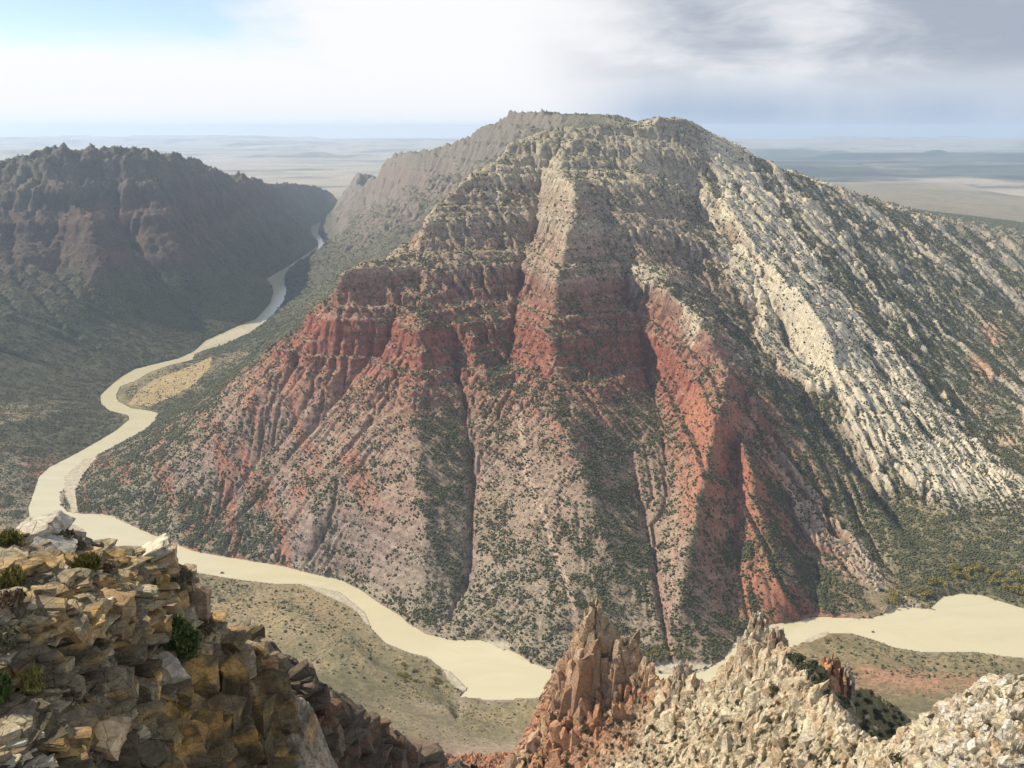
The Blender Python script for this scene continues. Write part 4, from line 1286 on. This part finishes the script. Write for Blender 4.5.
for kk, (px, py, size, tilt, tint, lab) in enumerate(near_rocks):
    p = outc.hit(px, py + 4)
    o = rock_mesh('sandstone_block', size, 300 + kk * 7, M_block, tint, cuts=10, rough=0.07, sub=5, bed=0.03)
    place(o, (p[0], p[1] + size[1] * 0.25, p[2] - 0.02), tilt)
    tag(o, lab, 'rock')

# loose stones on the ledges
M_stone = M_block
stones = [rock_mesh('loose_stone', (0.34 + 0.1 * k, 0.26, 0.12), 700 + k, M_stone, (.44, .39, .30), cuts=8, rough=0.08, sub=3) for k in range(4)]
cnt = 0
for k in range(260):
    if cnt >= 60: break
    px = rng.uniform(0, 175); py = rng.uniform(560, 640) if k < 45 else rng.uniform(640, 768)
    p = outc.hit(px, py)
    if float(outc.g.sample(np.array([p[0] + 0.3]), np.array([p[1] + 0.5]))[0]) < p[2] - 0.6 or so_b[min(np.searchsorted(outc.yy[:, 0], p[1]), so_b.shape[0] - 1), int(np.clip(round((p[0] / p[1] - outc.tt[0, 0]) / (outc.tt[0, 1] - outc.tt[0, 0])), 0, 699))] > 0.9:
        continue
    if cnt < 4:
        o = stones[cnt]
    else:
        o = stones[cnt % 4].copy(); col.objects.link(o)
    s_ = rng.uniform(0.5, 1.3)
    o.scale = (s_, s_, s_)
    place(o, (p[0], p[1], p[2] + 0.01), (rng.uniform(-12, 12), rng.uniform(-12, 12), rng.uniform(0, 360)))
    tag(o, 'small flat loose stone lying on the ledges of the near outcrop', 'stone', 'loose stones on the outcrop ledges')
    cnt += 1

# pale boulders of the jagged ridge
big = [(809, 738, (4.6, 3.6, 3.4), 'smooth cream boulder on the pale ridge, upper of a stacked pair'), (806, 759, (4.4, 3.6, 3.2), 'smooth cream boulder on the pale ridge, lower of a stacked pair'),
       (866, 716, (2.2, 2.0, 2.4), 'upright pale boulder on the ridge saddle left of the white hump'), (874, 727, (2.2, 1.9, 2.0), 'squat pale boulder right under the upright one on the saddle'),
       (846, 729, (4.2, 1.8, 1.2), 'long leaning pale slab left of the upright boulder on the saddle')]
for kk, (px, py, size, lab) in enumerate(big):
    p = fin.hit(px, py + 4)
    o = rock_mesh('boulder', size, 900 + kk * 3, M_fin, (.55, .47, .36), cuts=5, rough=0.06, sub=4)
    place(o, (p[0], p[1], p[2] + size[2] * 0.25), (5, -15 if kk != 4 else -25, 20 + 40 * kk))
    tag(o, lab, 'boulder')
prot = [rock_mesh('boulder', (2.0, 1.7, 1.7), 950 + k, M_fin, (.60, .55, .45), cuts=6, rough=0.08, sub=3) for k in range(5)]
for k in range(110):
    px = rng.uniform(885, 1023); top = np.interp(px, [885, 915, 950, 1000, 1024], [748, 724, 700, 676, 672])
    py = rng.uniform(top + 2, 768)
    p = fin.hit(px, py)
    o = prot[k] if k < 5 else prot[k % 5].copy()
    if k >= 5: col.objects.link(o)
    s_ = rng.uniform(0.35, 1.0) * (1.15 if px > 940 else 0.8)
    o.scale = (s_, s_, s_ * rng.uniform(0.8, 1.2))
    place(o, (p[0], p[1], p[2] + 0.25 * s_), (rng.uniform(-40, 40), rng.uniform(-40, 40), rng.uniform(0, 360)))
    tag(o, 'rounded white boulder heaped on the hump at the right end of the pale ridge', 'boulder', 'white boulders on the ridge hump')

# the little red pinnacle behind the ridge
M_red = rock_material('red pinnacle rock', 0.7, 0.9, 0.4, None)
# towers of the ridge
def tower(name, prof, Y, depth, seed, tint_lo, tint_hi, mat, label, count=230):
    """A rock tower of upright angular shards packed inside a (py, left px, right px) outline at distance Y."""
    r_ = np.random.default_rng(seed)
    rb = Rubble()
    base_p = np.array(W((prof[-1][1] + prof[-1][2]) / 2, prof[-1][0], Y))
    P = [p[0] for p in prof]
    m = Y / 963.0 * 1.08                                   # metres per pixel
    for k in range(count):
        py = P[0] + (P[-1] - P[0]) * (k / (count - 1)) ** 0.8
        xl, xr = np.interp(py, P, [p[1] for p in prof]), np.interp(py, P, [p[2] for p in prof])
        wd = (xr - xl) * m
        sx = min(wd * 0.95, max(wd * r_.choice([0.16, 0.24, 0.36, 0.5]), 1.0)); px = r_.uniform(xl, xr) if wd > sx * 1.2 else (xl + xr) / 2
        px = np.clip(px, xl + 0.45 * sx / m, xr - 0.45 * sx / m) if xr - xl > sx / m else (xl + xr) / 2
        hgt = sx * r_.uniform(1.4, 2.6)
        c = np.array(W(px, py, Y)) - base_p
        fr_ = (py - P[0]) / (P[-1] - P[0])
        side = (px - (xl + xr) / 2) / max((xr - xl) / 2, 1e-3)
        dy = r_.uniform(-0.5, 0.5) * wd * depth * math.sqrt(max(0.0, 1 - side * side))
        t = np.array(tint_hi) * (1 - fr_) + np.array(tint_lo) * fr_
        if side > 0.25: t = t * 0.6 + np.array(tint_hi) * 0.45
        rb.add(SHARDS, (c[0], dy, c[2] - hgt * 0.48), (sx, sx * r_.uniform(0.7, 1.1), hgt), (r_.normal() * 0.06, 0.10 + r_.normal() * 0.07, r_.uniform(0, 6.28)), t * r_.uniform(0.65, 1.15), r_, ((.34, .17, .09), 0.18, 0.4))
    co, fa, ti = rb.arrays()
    o = raw_mesh(name, co, fa, {'tint': ti})
    tri_to_quadless(o)
    o.data.materials.append(mat)
    o.location = base_p
    return tag(o, label, 'rock spire')

tower('rock_spire', [(599, 590, 599), (606, 586, 603), (618, 582, 609), (632, 577, 616), (648, 572, 628), (668, 562, 640), (700, 552, 652)], 338, 0.7, 61, (.34, .19, .12), (.46, .37, .25), M_fin,
      'tallest spire of the ridge, reddish below with a pale right edge, above the river bend')
tower('rock_spire', [(636, 620, 630), (645, 615, 638), (660, 610, 645), (690, 605, 652)], 329, 0.7, 64, (.36, .22, .14), (.46, .36, .25), M_fin, 'low tan shoulder tower just right of the tallest spire')
tower('rock_spire', [(662, 679, 685), (670, 675, 691), (684, 670, 698), (705, 664, 704)], 304, 0.8, 67, (.44, .36, .25), (.48, .42, .31), M_fin, 'small grey cream pinnacle in the saddle between the two tall spires')
tower('rock_spire', [(611, 755, 761), (618, 751, 764), (628, 747, 768), (640, 743, 774), (655, 737, 782), (672, 730, 792), (695, 722, 802)], 274, 0.75, 71, (.46, .37, .25), (.50, .45, .34), M_fin,
      'pale leaning spire at the crest of the ridge in front of the river')
tower('rock_spire', [(628, 772, 780), (636, 768, 786), (650, 764, 792), (675, 760, 800)], 266, 0.8, 74, (.44, .34, .24), (.46, .36, .26), M_fin, 'blunt tan knob touching the right side of the pale leaning spire')

tower('rock_pinnacle', [(655, 831, 836), (660, 824, 842), (668, 820, 847), (680, 819, 850), (700, 818, 852), (725, 818, 852)], 296, 0.8, 81, (.40, .20, .11), (.46, .24, .13), M_red, 'small orange red rock pinnacle standing behind the pale ridge', 70)
tower('rock_pinnacle', [(664, 847, 850), (672, 844, 853), (690, 842, 856), (720, 840, 858)], 292, 0.8, 84, (.44, .36, .26), (.52, .44, .34), M_fin, 'thin pale rock finger beside the orange red pinnacle', 40)

# rocks in the river
for px, py, r_, lab in ((222, 573, 3.0, 'dark rock in the river just right of the near outcrop'), (546, 688, 2.2, 'dark rock in the river left of the red spire'), (873, 632, 2.4, 'tiny dark rock in the wide river bend on the right')):
    p = G(px, py, 0.3)
    o = rock_mesh('river_rock', (r_ * 1.6, r_ * 1.2, r_ * 1.2), int(px), M_wall, (.09, .08, .065), cuts=6, rough=0.1, sub=3)
    place(o, p); tag(o, lab, 'rock')
print('rocks', round(time.time() - T0, 1))


# ------------------------------------------------------------------ single plants
def leafy(n, rad, squash, leaf, seed, upright=0.0, hollow=0.35, lumps=6):
    """Many small leaf faces in an uneven crown; returns co, faces."""
    r_ = np.random.default_rng(seed)
    lc = r_.normal(size=(lumps, 3)); lc /= np.linalg.norm(lc, axis=1)[:, None]; lc[:, 2] = np.abs(lc[:, 2]) * 0.9
    lc *= rad * (0.25 + 0.45 * r_.random((lumps, 1)))
    which = r_.integers(0, lumps, n)
    d = r_.normal(size=(n, 3)); d /= np.linalg.norm(d, axis=1)[:, None]
    rr = rad * (0.30 + 0.35 * r_.random(lumps))[which] * (hollow + (1 - hollow) * r_.random(n)) ** 0.6
    c = lc[which] + d * rr[:, None]
    c[:, 2] = c[:, 2] * squash + rad * squash * 0.55
    c[:, 2] = np.maximum(c[:, 2], leaf * 0.5)
    a = r_.normal(size=(n, 3)); a[:, 2] += upright * 3; a += 0.6 * d; a /= np.linalg.norm(a, axis=1)[:, None]
    b = np.cross(a, r_.normal(size=(n, 3))); b /= np.linalg.norm(b, axis=1)[:, None]
    s_ = leaf * (0.6 + 0.8 * r_.random(n))[:, None]
    la = a * s_ * (1 + 1.2 * upright); lb = b * s_ * 0.45
    co = np.stack([c - la, c + lb, c + la, c - lb], 1).reshape(-1, 3)
    return co, np.arange(n * 4).reshape(n, 4)


def tube_mesh(segs, sides=6):
    """segs: list of (p0, p1, r0, r1)."""
    co, fa = [], []
    for p0, p1, r0, r1 in segs:
        p0, p1 = np.array(p0, float), np.array(p1, float)
        d = p1 - p0; d /= np.linalg.norm(d)
        u = np.cross(d, [0.3, 0.9, 0.1]); u /= np.linalg.norm(u); v = np.cross(d, u)
        b = len(co)
        for p, r_ in ((p0, r0), (p1, r1)):
            for k_ in range(sides):
                t = 2 * math.pi * k_ / sides
                co.append(p + r_ * (math.cos(t) * u + math.sin(t) * v))
        for k_ in range(sides):
            fa.append([b + k_, b + (k_ + 1) % sides, b + sides + (k_ + 1) % sides, b + sides + k_])
    return np.array(co), np.array(fa)


def plant(name, loc, rad, squash, n, leaf, mat, seed, label, cat, group=None, upright=0.0, stems=7, trunk=None, part='foliage', lumps=6):
    root = bpy.data.objects.new(name, None); col.objects.link(root)
    root.location = loc; root.empty_display_size = 0.2
    tag(root, label, cat, group)
    co, fa = leafy(n, rad, squash, leaf, seed, upright, lumps=lumps)
    o = raw_mesh(part, co, fa, smooth_shade=False); o.data.materials.append(mat); o.parent = root
    r_ = np.random.default_rng(seed + 1)
    segs = []
    if trunk:
        hgt, r0 = trunk
        segs.append(((0, 0, -0.3 * r0), (0.06 * hgt, 0, hgt * 0.6), r0, r0 * 0.7)); top = (0.06 * hgt, 0, hgt * 0.58)
    else:
        top = (0, 0, -0.05)
    for k_ in range(stems):
        a = r_.random() * 6.283; e = 0.25 + 0.6 * r_.random()
        end = (top[0] + math.cos(a) * rad * e, top[1] + math.sin(a) * rad * e, top[2] + rad * squash * (0.8 + 0.5 * r_.random()))
        segs.append((top, end, (trunk[1] * 0.5 if trunk else rad * 0.03), rad * 0.01))
    co, fa = tube_mesh(segs)
    o = raw_mesh('trunk' if trunk else 'stems', co, fa); o.data.materials.append(M_bark); o.parent = root
    return root


def copy_plant(src, loc, rot, scl, label=None):
    c = src.copy(); col.objects.link(c)
    c.location = loc; c.rotation_euler = (0, 0, rot); c.scale = (scl, scl, scl)
    if label: c['label'] = label
    for ch in src.children:
        d = ch.copy(); d.parent = c; col.objects.link(d)
    return c


near_plants = [
    (68, 541, 0.52, 0.75, 1500, 0.055, M_sage, 'purple grey bare looking bush between the pale boulders', 0.3),
    (10, 541, 0.36, 0.8, 700, 0.05, M_rabbit, 'small yellow green bush under the long pale slab', 0.5),
    (88, 568, 0.42, 1.0, 1100, 0.07, M_rabbit, 'yellow green bush beside the big grey angular boulder', 0.9),
    (108, 572, 0.30, 0.8, 600, 0.05, M_brown, 'dry brown tuft right of the yellow green bush', 0.6),
    (16, 583, 0.50, 0.75, 1300, 0.06, M_rabbit, 'rusty yellow bush at the left edge of the outcrop', 0.5),
    (14, 597, 0.40, 0.5, 900, 0.05, M_brown, 'low dark brown bush in front of the rusty yellow bush', 0.3),
    (180, 575, 0.56, 0.7, 2200, 0.045, M_sage, 'round pale grey sagebrush near the right edge of the outcrop', 0.2),
    (174, 642, 0.78, 1.15, 3600, 0.075, M_deep, 'dark green juniper bush in the middle of the outcrop', 0.4),
    (204, 630, 0.55, 0.8, 1700, 0.05, M_brown, 'grey brown twiggy bush right of the dark green juniper bush', 0.4),
    (8, 640, 0.42, 0.7, 1100, 0.05, M_sage, 'grey bush at the left edge below the ledges', 0.3),
    (6, 695, 0.46, 1.1, 1500, 0.06, M_deep, 'dark green bush low at the left edge', 0.6),
    (37, 688, 0.36, 1.0, 1000, 0.06, M_rabbit, 'olive bush right of the dark green bush at the left edge', 0.8),
    (70, 700, 0.40, 0.6, 1000, 0.05, M_brown, 'dark twiggy bush in the hollow at the lower left', 0.4),
]
for kk, (px, py, rad, sq, n, leaf, mat, lab, up) in enumerate(near_plants):
    p = outc.hit(px, py + rad * 963 / 26 * 0.5)
    plant('bush', (p[0], p[1] - 0.12, p[2] + 0.10), rad, sq, n, leaf, mat, 40 + kk * 3, lab, 'bush', upright=up)

# junipers on the near side of the pale ridge
protos = [plant('juniper', (0, 0, 0), 1.25, 0.9, 260, 0.26, M_juniper, 500 + k, 'round dark green juniper growing among the rocks of the rusty and pale ridge', 'juniper', 'junipers on the pale ridge', stems=3, lumps=7) for k in range(4)]
num = 0
for k in range(1500):
    if num >= 260: break
    px = rng.uniform(512, 905)
    top = np.interp(px, [512, 545, 594, 640, 665, 705, 757, 800, 850, 880], [765, 725, 640, 668, 690, 692, 660, 690, 730, 750])
    py = rng.uniform(min(top + 8, 766), 768)
    if rng.random() > (1.0 if px < 700 else 0.45) * np.interp(py - top, [0, 60], [0.35, 1]): continue
    p = fin.hit(px, py)
    if num < 4:
        r_ = protos[num]; r_.location = (p[0], p[1], p[2] - 0.2); s_ = rng.uniform(0.6, 1.3); r_.scale = (s_, s_, s_)
    else:
        copy_plant(protos[num % 4], (p[0], p[1], p[2] - 0.2), rng.uniform(0, 6.28), rng.uniform(0.45, 1.25))
    num += 1

for k in range(90):
    px = rng.uniform(790, 904); lo_ = np.interp(px, [790, 830, 868, 905], [655, 668, 690, 717]); hi_ = np.interp(px, [790, 826, 868, 905], [660, 695, 738, 735])
    p = fin.hit(px, rng.uniform(lo_ + 1, hi_))
    if p[1] < 225 or p[1] > 400: continue
    copy_plant(protos[k % 4], (p[0], p[1], p[2] - 0.2), rng.uniform(0, 6.28), rng.uniform(0.7, 1.5), 'dark green juniper on the shaded slope behind the pale ridge')['group'] = 'junipers on the shaded slope'

# trees along the river, turning yellow
gold = [plant('cottonwood', (0, 0, 0), 5.0, 0.8, 420, 0.85, M_gold, 620 + k, 'yellow tree on the far bank of the wide bend at the right', 'tree', 'yellow trees along the far right bank', stems=4, trunk=(3.5, 0.35), part='crown', lumps=8) for k in range(3)]
will = [plant('willow', (0, 0, 0), 4.4, 0.75, 360, 0.75, M_willow, 650 + k, 'green riverside bush lining the water under the mountain', 'tree', 'green bushes along the mountain bank', stems=4, trunk=(2.0, 0.25), part='crown', lumps=8) for k in range(3)]
def ground(px, py):
    p = G(px, py, 3.0)
    j = int(np.clip(np.searchsorted(rows, p[1]), 0, len(rows) - 1)); i = int(np.clip(round((p[0] / p[1] + 0.70) / 1.4 * (NC - 1)), 0, NC - 1))
    return (p[0], p[1], float(H[j, i]) - 0.3), bool(riv[j, i])
used = {'g': 0, 'w': 0}
def put(kind, px, py, s_, lab=None, grp=None):
    p, wet = ground(px, py)
    if wet: return
    src = gold if kind == 'g' else will
    n_ = used[kind]
    if n_ < 3:
        o = src[n_]; o.location = p; o.scale = (s_, s_, s_); o.rotation_euler[2] = rng.uniform(0, 6)
    else:
        o = copy_plant(src[n_ % 3], p, rng.uniform(0, 6.28), s_)
    if lab: o['label'] = lab
    if grp: o['group'] = grp
    used[kind] += 1
for k in range(46):
    px = rng.uniform(892, 1024); b_ = np.interp(px, [892, 908, 930, 943, 960, 980, 1008, 1024], [606, 603, 603, 592, 588, 588, 596, 602])
    put('g', px, b_ - rng.uniform(2, 16), rng.uniform(1.0, 1.9))
for k in range(22):
    put('g', rng.uniform(396, 446), rng.uniform(664, 692), rng.uniform(0.5, 1.0), 'yellow green tree on the near bank by the left river bend', 'yellow trees on the near left bank')
for k in range(5):
    put('g', rng.uniform(822, 846), rng.uniform(635, 641), rng.uniform(0.4, 0.7), 'yellow bush on the tip of the near right river bank', 'yellow bushes on the near right point')
for k in range(9):
    put('g', rng.uniform(645, 690), rng.uniform(652, 662), rng.uniform(0.6, 1.1), 'yellow tree on the bank between the two tall pinnacles', 'yellow trees between the pinnacles')
for k in range(210):
    t = rng.random()
    q = int(rng.integers(34, len(bank_far) - 2)); a, b_ = bank_far[q], bank_far[q + 1]
    put('w', a[0] + (b_[0] - a[0]) * t, a[1] + (b_[1] - a[1]) * t - rng.uniform(1.0, 4.5), rng.uniform(0.25, 0.7))
for k in range(150):
    t = rng.random() ** 1.0
    q = int(rng.choice([38, 39, 40, 41, 43, 44, 45, 46, 47, 48, 49, 50, 51, 52, 53, 54, 55, 56, 57, 70, 71, 72, 73, 74, 75, 76, 77, 78])) ; q = min(q, len(bank_near) - 2); a, b_ = bank_near[q], bank_near[q + 1]
    put('w' if rng.random() < 0.75 else 'g', a[0] + (b_[0] - a[0]) * t + rng.normal() * 2, a[1] + (b_[1] - a[1]) * t + abs(rng.normal()) * 6 + 1.5, rng.uniform(0.15, 0.42), 'low brush growing on the near bank of the river', 'brush along the near bank')
put('w', 138, 357, 1.6, 'bright green tree alone on the left bank far up the river', None)
print('plants', round(time.time() - T0, 1))

# ------------------------------------------------------------------ air
def haze_box():
    me = bpy.data.meshes.new('haze')
    bm = bmesh.new(); bmesh.ops.create_cube(bm, size=1.0); bm.to_mesh(me); bm.free()
    o = bpy.data.objects.new('haze', me); col.objects.link(o)
    z0, z1 = -6.0, 900.0
    o.scale = (80000, 70000, z1 - z0)
    o.location = (0, 70000 / 2 - 15000, (z0 + z1) / 2)
    m = bpy.data.materials.new('haze air'); m.use_nodes = True
    N = Nodes(m.node_tree)
    out = N.n('ShaderNodeOutputMaterial'); v = N.n('ShaderNodeVolumePrincipled')
    v.inputs['Color'].default_value = (0.61, 0.775, 1.0, 1)
    v.inputs['Density'].default_value = 3.4e-5
    v.inputs['Anisotropy'].default_value = 0.25
    N.put(out.inputs['Volume'], v.outputs[0])
    me.materials.append(m)
    tag(o, kind='stuff')

haze_box()
print('done', round(time.time() - T0, 1))
